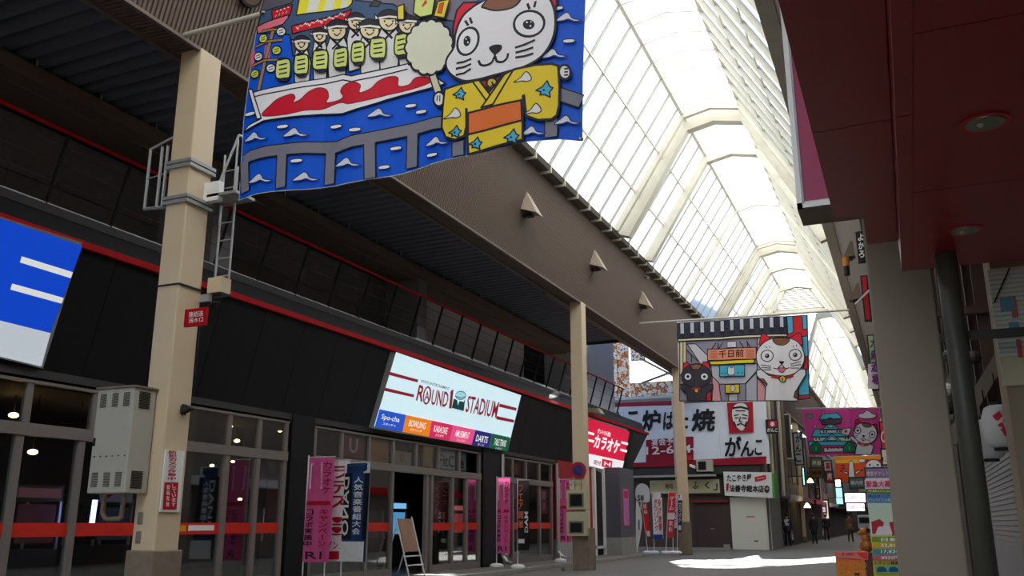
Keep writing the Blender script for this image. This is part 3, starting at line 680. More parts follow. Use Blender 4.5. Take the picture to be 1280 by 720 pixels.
A.poly([(298, 249), (303.5, 150), (309, 109), (320, 41), (329, 13)] + [(329 + (736 - 329) * k / 8, 13 - (116) * k / 8) for k in range(1, 9)] + [(730, 0), (727.5, 94), (727, 175), (700, 174), (660, 177), (625, 185), (590, 194), (540, 204), (500, 216), (460, 223), (420, 232), (380, 237), (340, 240), (320, 243)], BLU)
W1 = .019
A.at(280, 0, 2.667)    # town behind
A.poly([(108, 110), (126, 42), (150, -40), (850, -200), (850, 100), (600, 215), (235, 190), (225, 120)], SLT, W1)
A.poly([(120, 45), (150, -40), (300, -90), (230, 15)], (92, 88, 100), W1)
A.poly([(440, 3), (460, -100), (850, -200), (850, 90), (740, 70), (640, 62), (560, 10)], (122, 118, 134), W1)
A.poly([(484, 20), (500, -2), (520, 4), (512, 20)], (70, 60, 72), W1)
A.at(290, 0, 5.333)
A.poly([(440, 112), (470, -40), (810, -90), (806, 22), (780, 50)], (238, 226, 52), W1)
for p in ([(505, 95), (545, -60), (610, -70), (570, 82)], [(612, 76), (655, -70), (705, -80), (672, 66)], [(722, 58), (755, -70), (790, -80), (770, 50)]): A.poly(p, (226, 226, 216))
A.poly([(275, 80), (280, 152), (398, 112), (416, 40)], (208, 28, 44), W1)
for k in range(4): A.ell(312 + k * 25, 85 - k * 9, 7, 5, (240, 200, 200)); A.line([(300 + k * 24, 120 - k * 8), (306 + k * 24, 108 - k * 8)], .012, (240, 200, 200))
A.poly([(165, 180), (172, 228), (350, 172), (388, 128), (388, 108), (230, 155)], (232, 118, 134), W1)
A.poly([(410, 185), (415, 236), (785, 130), (800, 66), (765, 80)], (212, 26, 44), W1)
for k in range(13): A.line([(440 + k * 25, 190 - k * 8), (452 + k * 25, 205 - k * 8 - (k % 3) * 14), (458 + k * 25, 190 - k * 8)], .014, (244, 220, 220))
A.line([(140, 345), (130, 450)], .07, (226, 110, 130)); A.line([(250, 310), (240, 400)], .10, (226, 110, 130))
A.line([(288, 205), (235, 390), (185, 600)], .075); A.line([(288, 205), (235, 390), (185, 600)], .05, (176, 132, 96))
for p in ([(205, 215), (280, 205), (350, 210)], [(165, 312), (240, 285), (345, 275)], [(130, 440), (220, 410), (350, 405)]): A.line(p, .05); A.line(p, .026, (176, 132, 96))
for (x, y, c) in ((215, 262, 1), (340, 220, 0), (180, 380, 0), (310, 345, 1), (155, 495, 1), (272, 463, 0)):
    A.ell(x, y, 32, 29, (214, 222, 90) if c else (232, 232, 228), W1, -20)
    for dy in (-8, 8): A.line([(x - 14, y + dy + 4), (x + 14, y + dy - 4)], .013)
heads = [(478, 305, 46), (592, 248, 42), (705, 210, 62), (832, 155, 52), (920, 205, 60), (1042, 140, 64), (1165, 165, 56)]
for (x, y, r) in heads:
    A.poly([(x - r * 1.15, y + 110), (x - r * .8, y + r * .75), (x + r * .8, y + r * .75), (x + r * 1.3, y + 120), (x + r * .9, y + 300), (x - r * .9, y + 330)], (228, 226, 226), W1)
    A.line([(x - r * .6, y + r * .8), (x + r * .3, y + r * 1.7)], .03); A.line([(x + r * .6, y + r * .8), (x - r * .5, y + r * 1.9)], .03)
for (x, y, r) in heads:
    A.ell(x, y, r, r * .98, (240, 220, 178), W1)
    A.poly([(x - r * 1.02, y - r * .35), (x - r * .8, y - r * .95), (x, y - r * 1.25), (x + r * .85, y - r * .95), (x + r * 1.02, y - r * .35)], (44, 40, 50), W1, True)
    A.line([(x - r * 1.05, y - r * .3), (x, y - r * .5), (x + r * 1.08, y - r * .42)], .028, (236, 232, 226)); A.poly([(x - r * 1.0, y - r * .3), (x - r * 1.4, y - r * .7), (x - r * 1.35, y - r * .1)], (236, 232, 226), .012)
    for s in (-1, 1): A.ell(x + s * r * .42, y - r * .02, 6, 7, INK)
    A.line([(x - r * .3, y + r * .3), (x, y + r * .52), (x + r * .38, y + r * .22)], .016, smooth=True)
# boat
A.at(280, 0, 2.667)
A.poly([(98, 312), (200, 293), (300, 272), (400, 252), (430, 257), (520, 232), (610, 212), (690, 245), (745, 285), (650, 303), (590, 318), (540, 332), (400, 383), (330, 384), (230, 396), (140, 408), (66, 440), (84, 420), (132, 400)], WH, W1)
A.line([(104, 318), (200, 300), (320, 275), (400, 260), (430, 266), (520, 242), (610, 220)], .05, WH); A.line([(104, 326), (200, 310), (320, 286), (400, 270), (430, 276), (520, 252), (610, 230)], .018)
A.poly([(135, 390), (165, 355), (190, 335), (235, 320), (246, 333), (238, 348), (262, 338), (290, 310), (320, 296), (345, 302), (352, 325), (345, 345), (385, 338), (402, 325), (393, 308), (405, 288), (435, 277), (458, 287), (455, 312), (490, 296), (515, 270), (550, 255), (578, 258), (580, 286), (615, 282), (640, 258), (690, 262), (688, 277), (600, 303), (545, 315), (430, 348), (400, 345), (375, 350), (330, 367), (280, 372), (210, 388)], (214, 24, 50), .014, True, oc=(150, 20, 40))
A.poly([(82, 298), (97, 300), (132, 398), (116, 402)], WH, W1)
# pier fence
bars = [[(70, 536), (90, 524), (150, 510), (280, 496), (380, 494), (430, 474), (520, 452), (620, 432), (700, 414), (760, 410)], [(70, 540), (74, 640)], [(203, 512), (198, 628)], [(360, 500), (355, 614)], [(486, 470), (487, 592)], [(628, 440), (625, 556)], [(787, 480), (787, 522)], [(1120, 318), (1190, 338)], [(1095, 400), (1094, 458)]]
for b in bars: A.line(b, .165)
for b in bars: A.line(b, .135, (128, 126, 140))
A.at(280, 0, 2.667)
for (x, y) in ((90, 382), (205, 428), (378, 425), (440, 435), (622, 352), (658, 373), (250, 541), (572, 494), (533, 557), (697, 519), (1115, 33), (1152, 140)): A.dash(x, y, 19, 6.5, WH, -3, .01)
for (x, y) in ((112, 460), (248, 448), (520, 377), (130, 600), (280, 594), (418, 545), (715, 475), (1150, 62), (1105, 185), (1148, 405), (1035, 442)):
    A.poly([(x - 42, y + 14), (x - 22, y - 4), (x - 6, y - 16), (x + 4, y - 12), (x + 14, y + 2), (x + 42, y + 6), (x + 20, y + 12), (x, y + 6), (x - 16, y + 12)], (224, 224, 234), .014, True, oc=(30, 60, 130))
A.at(290, 0, 5.333)
for (x, y, w_, h_) in ((360, 475, 92, 120), (480, 445, 85, 120), (600, 410, 90, 120), (735, 395, 90, 122), (850, 360, 78, 125), (976, 325, 95, 125), (1128, 300, 82, 132)):
    A.ell(x, y + h_ / 2 + 8, w_ * .38, 14, (40, 40, 60), .01); A.ell(x, y - h_ / 2 - 4, w_ * .36, 12, (40, 40, 60), .01)
    A.poly([(x - w_ * .46, y - h_ * .4), (x - w_ * .2, y - h_ * .5), (x + w_ * .5, y - h_ * .5), (x + w_ * .5, y + h_ * .38), (x + w_ * .2, y + h_ * .5), (x - w_ * .5, y + h_ * .46)], LIM, W1, True)
    for k in (-1, 0, 1): A.line([(x - w_ * .26, y + k * h_ * .25 + 4), (x + w_ * .28, y + k * h_ * .25 - 6)], .02)
# lantern and fan behind the sweet
A.at(500, 0, 3.6)
A.poly([(-10, 30), (20, 20), (20, 90), (-10, 90)], (236, 214, 60), W1)
A.poly([(68, 0), (85, -14), (158, -14), (164, 0), (150, 72), (92, 80), (62, 60)], LIM, W1); A.line([(105, 30), (118, 10), (112, 24), (122, 14)], .03, (210, 60, 40))
A.poly([(180, 15), (236, 10), (210, 92), (158, 80)], (238, 206, 44), W1); A.poly([(188, 26), (208, 24), (196, 70), (178, 66)], (226, 90, 40), .01)
# candy floss
n = 15; P_ = []
for i in range(n * 5):
    th = 2 * math.pi * i / (n * 5); r = 1 + .075 * abs(math.sin(th * n / 2)); P_.append((138 + 108 * r * math.cos(th), 218 + 118 * r * math.sin(th)))
A.line([(150, 335), (182, 425)], .11); A.line([(150, 335), (182, 425)], .075, (222, 214, 186))
A.poly(P_, (228, 228, 206), .026)
# cat
A.poly([(250, 195), (252, 130), (268, 62), (298, 26), (340, 22), (372, 22), (310, 90), (268, 175)], (222, 22, 52), .026)
A.poly([(660, 20), (668, -40), (690, -66), (712, -20), (712, 30), (700, 60)], (222, 22, 52), .026)
A.poly([(255, 225), (262, 165), (292, 90), (340, 42), (390, 10), (440, -30), (520, -75), (600, -70), (655, -30), (690, 20), (706, 80), (704, 150), (680, 218), (635, 272), (570, 310), (500, 332), (420, 352), (350, 370), (300, 376), (258, 360), (228, 332), (218, 300), (226, 270)], (236, 232, 236), .03, True)
A.poly([(380, 36), (395, 48), (430, 58), (480, 56), (520, 44), (548, 18), (566, -30), (520, -70), (440, -28)], (140, 88, 68), .022, True)
A.ell(317, 198, 43, 64, (240, 238, 240), .03, 22); A.ell(313, 197, 15, 24, (24, 22, 34), 0, 10); A.ell(309, 188, 3, 4, WH); A.ell(317, 203, 3, 4, WH)
A.ell(590, 118, 68, 57, (240, 238, 240), .03, -12); A.ell(588, 122, 26, 22, (24, 22, 34)); A.ell(580, 112, 4, 4, WH); A.ell(596, 128, 4, 4, WH); A.ell(598, 110, 3, 3, WH)
for p in ([(306, 108), (318, 126)], [(326, 94), (334, 116)], [(583, 30), (591, 50)], [(618, 20), (613, 42)]): A.line(p, .03)
A.poly([(410, 224), (438, 212), (468, 216), (464, 238), (438, 256), (420, 244)], (24, 22, 34), 0, True)
A.line([(438, 250), (436, 266)], .028); A.line([(364, 285), (374, 302), (396, 304), (422, 292), (437, 266), (446, 286), (470, 290), (490, 276), (497, 254)], .028, smooth=True)
for p in ([(270, 298), (300, 291), (330, 277)], [(267, 322), (300, 314), (329, 300)], [(267, 350), (300, 342), (328, 322)], [(530, 226), (570, 212), (614, 192)], [(532, 248), (570, 238), (606, 225)], [(532, 270), (570, 264), (606, 252)]): A.line(p, .026)
A.ell(186, 455, 27, 32, (232, 228, 230), .026); A.line([(178, 440), (176, 462)], .014); A.line([(190, 440), (190, 464)], .014)
A.ell(748, 333, 25, 32, (232, 228, 230), .026)
for dy in (-14, 0, 14): A.line([(748, 333 + dy), (760, 331 + dy)], .02)
A.poly([(370, 378), (440, 362), (500, 345), (470, 400), (420, 425)], (190, 24, 56), .02); A.ell(424, 384, 24, 23, (214, 186, 40), .026); A.line([(424, 380), (430, 392), (420, 398)], .02)
A.poly([(214, 414), (270, 396), (340, 378), (400, 440), (470, 352), (530, 322), (615, 304), (690, 298), (720, 306), (726, 400), (724, 480), (714, 528), (690, 546), (630, 550), (578, 532), (568, 440), (562, 462), (562, 638), (440, 668), (320, 705), (316, 640), (312, 505), (311, 580), (302, 622), (262, 641), (218, 628), (200, 585), (204, 500)], YEL, .028)
A.line([(310, 500), (312, 640)], .026); A.line([(563, 440), (562, 600)], .026)
A.poly([(338, 378), (366, 372), (416, 438), (402, 468)], YEL, .02); A.poly([(522, 324), (480, 348), (376, 494), (428, 480)], YEL, .024)
A.poly([(318, 520), (440, 486), (556, 462), (560, 552), (440, 584), (318, 616)], (230, 112, 44), .026)
for (x, y) in ((566, 360), (610, 502), (252, 525)): A.poly([(x - 42, y + 22), (x - 14, y + 2), (x + 10, y - 26), (x + 28, y - 12), (x + 34, y + 8), (x + 14, y + 18), (x - 6, y + 16)], (232, 230, 226), .012, True)
for (x, y, s) in ((665, 412, 1.0), (285, 435, .75), (266, 605, .75), (356, 655, .75), (518, 625, .9)):
    A.poly([(x - 44 * s, y + 6 * s), (x - 14 * s, y - 12 * s), (x + 6 * s, y - 38 * s), (x + 18 * s, y - 12 * s), (x + 32 * s, y - 6 * s), (x + 16 * s, y + 14 * s), (x + 20 * s, y + 36 * s), (x - 6 * s, y + 24 * s), (x - 26 * s, y + 26 * s), (x - 22 * s, y + 12 * s)], (74, 176, 214), .016); A.ell(x - 8 * s, y + 4 * s, 5, 5, INK)
A.build('printed_picture', kid(t1, 'cloth'), cuts(-8.0, -2.4, 36), wavef(Y1, .028, 1.0, -8.0, -2.4, 36))
for (u, v) in ((329, 16), (726, 174)): c = aY(u, v, Y1 - .02); q = MB(); q.lathe(c, [(.03, -.01), (.03, .01)], 10); q.build('grommet', M_steel, t1)
pole('banner_pole', (-8.62, 8.5, 7.86), (-.4, 8.5, 7.9), 'thin pale pole carrying the huge blue banner')

# banner 2
Y2 = 31.0
t2 = thing('hanging_banner', 'banner of a white and a black beckoning cat under a striped shop awning', 'banner', (-5, Y2, 5.2), 0, 'cloth banners hung across the arcade')
o2 = [(846, 402), (1010, 393), (1011, 450), (1012.5, 500), (960, 500.5), (850.5, 503), (848, 450)]
A = Art(planeY(Y2), (0, -1, 0), lift=0, trans=0); A.poly(o2, (210, 204, 216)); A.build('cloth', t2, cuts(-7.4, -2.2, 26), wavef(Y2, .04, 2.2, -7.4, -2.2, 26))
A = Art(planeY(Y2), (0, -1, 0), lift=.012, eps=.0005, ink=INK).at(840, 390, 6)
L = .03
A.poly([(60, 215), (640, 190), (640, 668), (60, 668)], (150, 144, 164), L); A.poly([(115, 240), (180, 240), (270, 330), (270, 400), (220, 400)], (214, 210, 214), L)
A.poly([(290, 390), (640, 390), (640, 440), (550, 540), (345, 540), (300, 480)], (198, 196, 206), L); A.poly([(555, 540), (640, 450), (640, 668), (555, 668)], (186, 184, 196), L)
A.poly([(300, 480), (350, 530), (368, 668), (300, 668)], (226, 160, 164), L); A.poly([(640, 500), (700, 530), (712, 668), (640, 668)], (226, 160, 164), L)
A.rect(425, 610, 495, 668, (206, 200, 206), L)
A.poly([(60, 222), (108, 220), (108, 420), (60, 480)], (232, 218, 178), L); A.line([(84, 222), (84, 450)], L)
A.poly([(860, 30), (1012, 22), (1030, 640), (950, 640), (940, 400), (870, 200)], (80, 176, 210), L)
A.poly([(905, 28), (975, 24), (980, 130), (1015, 125), (1015, 180), (900, 185), (860, 195), (860, 170), (910, 150)], (214, 36, 48), L); A.poly([(985, 340), (1020, 330), (1020, 430), (985, 440)], (214, 36, 48), L); A.poly([(945, 625), (1035, 620), (1035, 650), (945, 655)], (170, 60, 60), L)
A.poly([(42, 88), (860, 34), (862, 160), (480, 180), (44, 205)], (52, 54, 72), L)
for k in range(11): x = 62 + k * 74.5; y = 86 - k * 5; A.poly([(x, y), (x + 30, y - 2), (x + 32, y + 90), (x + 2, y + 92)], (206, 206, 212), L * .7); A.ell(x + 16, y + 92, 17, 15, (40, 40, 54), L * .5)
for k in range(11): y = 135 - k * 2.5; A.line([(98 + k * 74, y), (135 + k * 74, y - 1)], .015)
A.poly([(48, 205), (480, 182), (862, 165), (862, 182), (480, 200), (48, 222)], (232, 218, 178), L)
for p in ([(330, 232), (300, 275)], [(380, 230), (345, 285)], [(510, 225), (548, 280)], [(560, 222), (598, 275)], [(345, 232), (345, 285)], [(568, 225), (572, 275)]): A.line(p, L)
A.rect(415, 225, 485, 268, (226, 222, 226), L * .7)
A.poly([(268, 280), (634, 268), (634, 355), (268, 364)], (238, 150, 116), L)
A.text('千日前', (350, 346), (540, 340), (350, 288), INK, .03)
for k in range(5): A.line([(290, 297 + k * 12), (338, 295 + k * 12)], .02, (170, 80, 60)); A.line([(562, 292 + k * 12), (618, 290 + k * 12)], .02, (170, 80, 60))
A.poly([(285, 370), (620, 358), (620, 386), (285, 396)], (240, 224, 44), L); A.rect(358, 400, 548, 484, (82, 186, 216), L); A.rect(400, 545, 510, 610, (232, 206, 54), L)
A.poly([(425, 470), (420, 425), (432, 405), (440, 418), (458, 418), (468, 405), (474, 430), (470, 470)], (236, 234, 236), L * .6, True); A.ell(458, 575, 20, 26, (226, 220, 200), L * .6)
for x in (375, 400, 500, 530): A.poly([(x, 450), (x + 8, 465), (x - 8, 465)], (40, 90, 150))
A.line([(112, 285), (200, 375)], L); A.line([(150, 320), (150, 380)], L)
# black cat
BK = (62, 58, 68)
A.poly([(85, 440), (92, 385), (120, 378), (140, 400), (120, 450)], (224, 30, 60), L); A.poly([(218, 400), (240, 375), (272, 375), (284, 400), (280, 450), (250, 450)], (224, 30, 60), L)
A.poly([(120, 668), (118, 620), (72, 575), (70, 545), (110, 545), (160, 560), (240, 560), (270, 540), (308, 545), (308, 580), (262, 620), (262, 668)], BK, L)
A.poly([(262, 620), (290, 590), (298, 668), (262, 668)], (214, 30, 50), L)
A.ell(186, 480, 110, 90, BK, L); A.poly([(140, 402), (160, 432), (205, 432), (228, 400), (185, 392)], (150, 100, 70), L * .7)
for x in (123, 246): A.ell(x, 487, 27, 26, (240, 238, 238), L * .5); A.ell(x, 487, 11, 11, INK)
A.line([(160, 575), (212, 575)], .06, (190, 40, 50)); A.ell(188, 592, 15, 15, (230, 180, 60), L * .6)
# white cat
A.poly([(700, 668), (705, 560), (640, 480), (635, 445), (670, 430), (730, 480), (900, 480), (960, 430), (1000, 430), (1005, 470), (950, 560), (930, 600), (945, 668)], (232, 228, 230), L)
A.poly([(655, 250), (672, 175), (692, 162), (745, 205), (690, 260)], (224, 26, 54), L); A.poly([(880, 200), (945, 156), (968, 165), (982, 250), (940, 240)], (224, 26, 54), L)
A.poly([(636, 350), (645, 290), (690, 235), (750, 205), (820, 192), (890, 200), (950, 232), (985, 290), (995, 350), (975, 410), (930, 455), (870, 478), (820, 482), (760, 475), (700, 455), (655, 410)], (238, 234, 236), L, True)
A.poly([(760, 208), (770, 235), (800, 250), (840, 250), (870, 232), (882, 205), (820, 196)], (140, 88, 62), L * .7, True)
for x, y in ((717, 333), (925, 323)): A.ell(x, y, 46, 42, (238, 236, 238), L); A.ell(x, y, 17, 17, INK); A.ell(x - 3, y - 4, 5, 5, WH)
A.poly([(805, 372), (842, 370), (840, 385), (824, 398), (810, 385)], INK); A.line([(765, 425), (795, 428), (824, 398), (850, 425), (880, 420)], L, smooth=True); A.poly([(800, 425), (846, 422), (846, 445), (825, 456), (804, 446)], (238, 110, 140), L * .6, True)
for p in ([(675, 400), (745, 412)], [(675, 418), (745, 424)], [(680, 438), (745, 436)], [(892, 392), (965, 374)], [(892, 406), (965, 396)], [(892, 422), (955, 422)], [(708, 262), (716, 274)], [(735, 262), (738, 274)], [(908, 254), (912, 266)], [(936, 248), (934, 260)]): A.line(p, L * .8)
A.line([(750, 488), (830, 500), (910, 480)], .09, (180, 34, 44)); A.ell(832, 505, 24, 24, (220, 190, 60), L); A.line([(832, 500), (832, 518)], .03)
A.poly([(655, 505), (690, 505), (716, 540), (716, 555), (690, 530)], (150, 96, 70), L); A.poly([(925, 600), (945, 575), (945, 655), (915, 640)], (120, 72, 56), L)
A.build('printed_picture', kid(t2, 'cloth'), cuts(-7.4, -2.2, 26), wavef(Y2, .04, 2.2, -7.4, -2.2, 26))
pole('banner_pole', tuple(aY(799, 404, 31.0)), tuple(aY(1062, 387.5, 31.0)), 'thin pole carrying the shop awning banner')

# banner 3 (pink castle) and 4 (orange)
Y3 = 60.0
t3 = thing('hanging_banner', 'pink banner with a blue roofed castle and a waving white cat', 'banner', (-3.4, Y3, 5.3), 0, 'cloth banners hung across the arcade')
A = Art(planeY(Y3), (0, -1, 0), lift=0, trans=0).at(1000, 500, 7.2); A.poly([(15, 82), (720, 72), (742, 492), (80, 500)], (226, 210, 220)); A.build('cloth', t3, cuts(-6.2, -.6, 24), wavef(Y3, .04, .6, -6.2, -.6, 24))
A = Art(planeY(Y3), (0, -1, 0), lift=.03, eps=.0012, ink=INK).at(1000, 500, 7.2); L = .045
A.poly([(20, 86), (715, 76), (738, 490), (82, 498)], (240, 72, 160)); TQ = (100, 206, 220); BG = (232, 230, 226)
A.poly([(55, 130), (75, 118), (80, 135), (112, 120), (118, 150), (98, 168), (60, 150)], (70, 170, 90), L * .6)
A.poly([(208, 130), (200, 95), (226, 120)], (230, 190, 90), L * .5); A.poly([(330, 120), (345, 95), (322, 105)], (230, 190, 90), L * .5); A.poly([(128, 250), (122, 222), (146, 226), (142, 250)], (230, 190, 90), L * .5)
A.poly([(215, 430), (390, 430), (390, 466), (215, 470)], BG, L); A.poly([(78, 375), (440, 370), (465, 408), (80, 412)], TQ, L); A.poly([(120, 335), (460, 335), (460, 370), (120, 372)], BG, L)
A.poly([(105, 330), (135, 262), (410, 262), (440, 330)], TQ, L); A.poly([(180, 272), (405, 270), (400, 298), (180, 300)], BG, L); A.poly([(205, 372), (288, 302), (372, 372)], TQ, L); A.poly([(240, 365), (288, 325), (336, 365)], BG, L * .8)
A.poly([(195, 265), (275, 205), (355, 262)], TQ, L); A.poly([(250, 250), (278, 222), (306, 250)], BG, L * .7); A.poly([(178, 180), (380, 165), (362, 215), (202, 225)], (92, 74, 84), L)
A.poly([(172, 178), (205, 128), (335, 118), (380, 165), (300, 172), (270, 158), (245, 176)], TQ, L)
for (x, y) in [(215, 285), (240, 285), (335, 284), (360, 284), (145, 350), (175, 350), (410, 347), (435, 347), (250, 440), (280, 432), (305, 432), (345, 433), (375, 430)]: A.rect(x - 7, y - 8, x + 7, y + 8, (50, 44, 60))
for x, y in ((145, 430), (445, 425)): A.poly([(x - 55, y + 35), (x - 40, y - 25), (x, y - 50), (x + 40, y - 25), (x + 55, y + 35), (x, y + 48)], (22, 130, 84), L, True); A.line([(x, y - 5), (x, y + 25)], .05, (120, 220, 120))
A.poly([(525, 150), (535, 125), (570, 118), (600, 95), (635, 110), (650, 125), (680, 130), (685, 152), (640, 168), (560, 168)], (236, 234, 236), L, True)
A.poly([(495, 240), (500, 185), (520, 172), (560, 210), (510, 260)], (210, 24, 60), L); A.poly([(640, 225), (690, 215), (705, 300), (670, 270)], (210, 24, 60), L)
A.poly([(370, 300), (385, 262), (450, 250), (462, 270), (440, 320), (400, 316)], BG, L); A.ell(414, 283, 15, 14, (214, 30, 50))
A.poly([(492, 492), (512, 400), (440, 335), (470, 325), (540, 380), (640, 400), (664, 420), (640, 492)], (234, 232, 232), L)
A.ell(588, 300, 108, 95, (238, 236, 238), L, 15); A.poly([(560, 212), (620, 215), (645, 240), (600, 248), (570, 235)], (150, 96, 70), L * .7, True)
for x, y in ((520, 275), (650, 312)): A.ell(x, y, 27, 30, (238, 236, 238), L); A.ell(x, y, 10, 11, INK)
A.ell(573, 325, 12, 9, INK); A.line([(545, 345), (560, 358), (573, 335), (590, 362), (606, 358)], L * .8); A.ell(570, 366, 10, 10, (230, 90, 120))
for p in ([(500, 318), (522, 326)], [(498, 332), (518, 338)], [(615, 352), (640, 355)], [(612, 366), (636, 370)]): A.line(p, L * .7)
A.line([(520, 385), (565, 410), (620, 402)], .12, (200, 60, 60)); A.ell(565, 408, 12, 11, (230, 190, 70), L * .5)
A.build('printed_picture', kid(t3, 'cloth'), cuts(-6.2, -.6, 24), wavef(Y3, .04, .6, -6.2, -.6, 24)); pole('banner_pole', tuple(aY(995, 510.5, Y3)), tuple(aY(1106, 509.5, Y3)), 'thin pole carrying the pink castle banner')
Y4 = 92.0
t4 = thing('hanging_banner', 'orange banner with a white tower and white cat, hanging below the pink one', 'banner', (-3, Y4, 6), 0, 'cloth banners hung across the arcade')
A = Art(planeY(Y4), (0, -1, 0), lift=0, trans=0).at(1000, 500, 7.2); A.poly([(300, 506), (760, 498), (764, 745), (325, 745)], (226, 210, 220)); A.build('cloth', t4)
A = Art(planeY(Y4), (0, -1, 0), lift=.04, eps=.003, ink=INK).at(1000, 500, 7.2); L = .06
A.poly([(305, 508), (758, 500), (762, 740), (328, 742)], (240, 88, 40)); A.poly([(305, 508), (758, 500), (758, 530), (310, 542)], (244, 150, 40)); A.poly([(318, 542), (540, 536), (540, 568), (322, 570)], (246, 196, 50))
A.poly([(435, 742), (442, 560), (462, 545), (478, 560), (500, 742)], (230, 228, 224), L); A.poly([(430, 650), (360, 636), (430, 672)], (230, 228, 224), L); A.poly([(500, 670), (572, 626), (500, 645)], (230, 228, 224), L)
for y in (590, 615): A.line([(372, y), (402, y)], .12, (60, 50, 110))
A.ell(556, 546, 30, 16, (236, 232, 232), L * .7); A.poly([(595, 590), (600, 535), (630, 560)], (190, 40, 60), L); A.poly([(700, 560), (735, 528), (740, 590)], (190, 40, 60), L); A.ell(662, 590, 70, 52, (236, 234, 236), L)
A.poly([(610, 742), (630, 640), (700, 640), (725, 742)], (236, 234, 236), L)
for x in (628, 700): A.ell(x, 585, 9, 10, INK)
A.ell(662, 606, 8, 6, INK); A.line([(630, 640), (700, 640)], .12, (170, 40, 50)); A.poly([(715, 690), (730, 660), (760, 650), (764, 700)], (40, 110, 70), L)
A.build('printed_picture', kid(t4, 'cloth')); pole('banner_pole', tuple(aY(1040, 569, Y4)), tuple(aY(1108, 568, Y4)), 'thin pole carrying the orange banner')
# ------------------------------------------------------------------ corner restaurant across the side street
YG = 46.0; pg = planeY(YG - .12)
wf = struct('wall_front')
part('building_mass', M_concrete, wf, (-24, -6.36, YG + .1, YG + 5, 0, 7.6)); part('upper_backing', M_dark2, wf, (-14, -6.36, YG - .05, YG + .1, 0, 7.3))
part('rear_mass', M_dark2, wf, (-24, -7.0, YG + 5, 150, 0, 7.6)); part('sun_blocker', M_concrete, wf, (-11.6, -6.9, 51, 62, 7.6, 19))  # tall block above the rear mass is added, hidden, to keep sun off the left paving
t = thing('restaurant_billboard', 'wide white billboard with black brush lettering and crimson edges on the corner building', 'billboard', (-10, YG - .1, 3.9))
a = pg(757, 503); b = pg(957, 581); c_ = pg(957, 500)
part('board', mat('billboard_white', (226, 230, 236), .5, var=.05, scale=2), t, (-14.2, c_.x, YG - .12, YG - .02, pg(900, 581).z, pg(900, 502).z))
A = Art(pg, (0, -1, 0), lift=.01, eps=.003).at(740, 420, 4)
A.poly([(60, 338), (400, 324), (520, 322), (520, 330), (400, 346), (60, 356)], (168, 24, 60)); A.poly([(100, 640), (872, 601), (872, 640), (100, 660)], (158, 22, 44))
A.poly([(270, 520), (500, 502), (508, 505), (508, 628), (270, 645)], (150, 24, 50))
for s, x0, x1, y0, y1 in (('ん', 92, 160, 380, 470), ('こ', 172, 228, 378, 470), ('炉', 248, 340, 372, 478), ('ば', 355, 410, 375, 470), ('た', 418, 480, 380, 468), ('焼', 498, 615, 366, 480)):
    A.text(s, (x0, y1), (x1, y1 - 3), (x0 + 6, y0), (24, 24, 30), .045)
A.poly([(676, 335), (805, 330), (810, 482), (688, 488)], (176, 26, 40)); A.poly([(700, 380), (715, 345), (745, 335), (775, 345), (785, 385), (780, 430), (755, 475), (725, 458), (706, 425)], (226, 226, 226), .03, True)
A.line([(706, 362), (745, 356), (782, 366)], .1, (30, 26, 30))
for p in ([(712, 400), (735, 394)], [(752, 394), (778, 400)], [(716, 412), (734, 410)], [(752, 410), (774, 414)], [(744, 405), (738, 428), (752, 430)], [(726, 446), (745, 438), (764, 448)], [(720, 375), (768, 375)], [(712, 430), (722, 452)], [(776, 428), (766, 455)]): A.line(p, .06, (40, 26, 32))
for s, x0, x1, y0, y1 in (('が', 664, 746, 502, 604), ('ん', 744, 812, 526, 604), ('こ', 814, 852, 520, 598)): A.text(s, (x0, y1), (x1, y1), (x0 + 4, y0), (24, 24, 30), .045)
A.text('宴会予', (302, 550), (410, 546), (302, 512), (236, 226, 226), .03); A.text('12-654', (275, 596), (500, 584), (275, 556), (236, 230, 230), .03)
A.poly([(480, 600), (505, 598), (505, 620), (480, 622)], (200, 40, 50)); A.line([(500, 565), (512, 565), (512, 575)], .05, (236, 230, 230))
A.build('lettering', t); part('board_seam', M_lgrey, t, *[(pg(u, 540).x - .008, pg(u, 540).x + .008, YG - .128, YG - .12, 4.5, 6.95) for u in (780, 867, 899)])
part('frame_top', mat('crimson_trim', (150, 22, 50), .5), t, (-14.2, -6.3, YG - .16, YG + .1, 7.24, 7.32))
tag(part('service_pipe', M_alu, None, (pg(845, 500).x - .1, pg(845, 500).x, YG - .7, YG - .6, 3.1, 7.6)), 'thin grey vertical pipe just left of the side street column', 'pipe')
# dark eaves strip with air conditioners
tag(part('eaves', M_dark2, None, (-14, -6.5, YG - .5, YG, 3.62, 3.95)), 'dark eaves strip under the crimson edged billboard', 'eaves')
def aircon(u0, v0, u1, v1, label, Y=YG - .5):
    a = aY(u0, v0, Y - .3); b = aY(u1, v1, Y - .3); t = thing('air_conditioner', label, 'air conditioner', ((a.x + b.x) / 2, Y, b.z), 0)
    part('casing', M_met, t, (a.x, b.x, Y - .3, Y, b.z, a.z), bevel=.015); part('fan_grille', M_dark, t, (a.x + (b.x - a.x) * .12, a.x + (b.x - a.x) * .6, Y - .32, Y - .3, b.z + .08, a.z - .08)); return t
aircon(870, 575, 891, 589, 'beige air conditioner unit on the ledge under the face emblem')
t = thing('wall_camera', 'white tubular camera left of the beige air conditioner', 'camera', tuple(aY(866, 583, YG - .9))); c = t.location
q = MB(); q.tube((c.x - .12, c.y, c.z + .05), (c.x + .14, c.y - .2, c.z - .06), .07, 10); q.build('camera_body', M_white, t); part('bracket', M_alu, t, (c.x - .04, c.x + .04, c.y, c.y + .5, c.z - .02, c.z + .02))
t = thing('shop_signboard', 'long beige signboard with dark characters above the brown shutter', 'sign', (-10.5, YG - .2, 2.75))
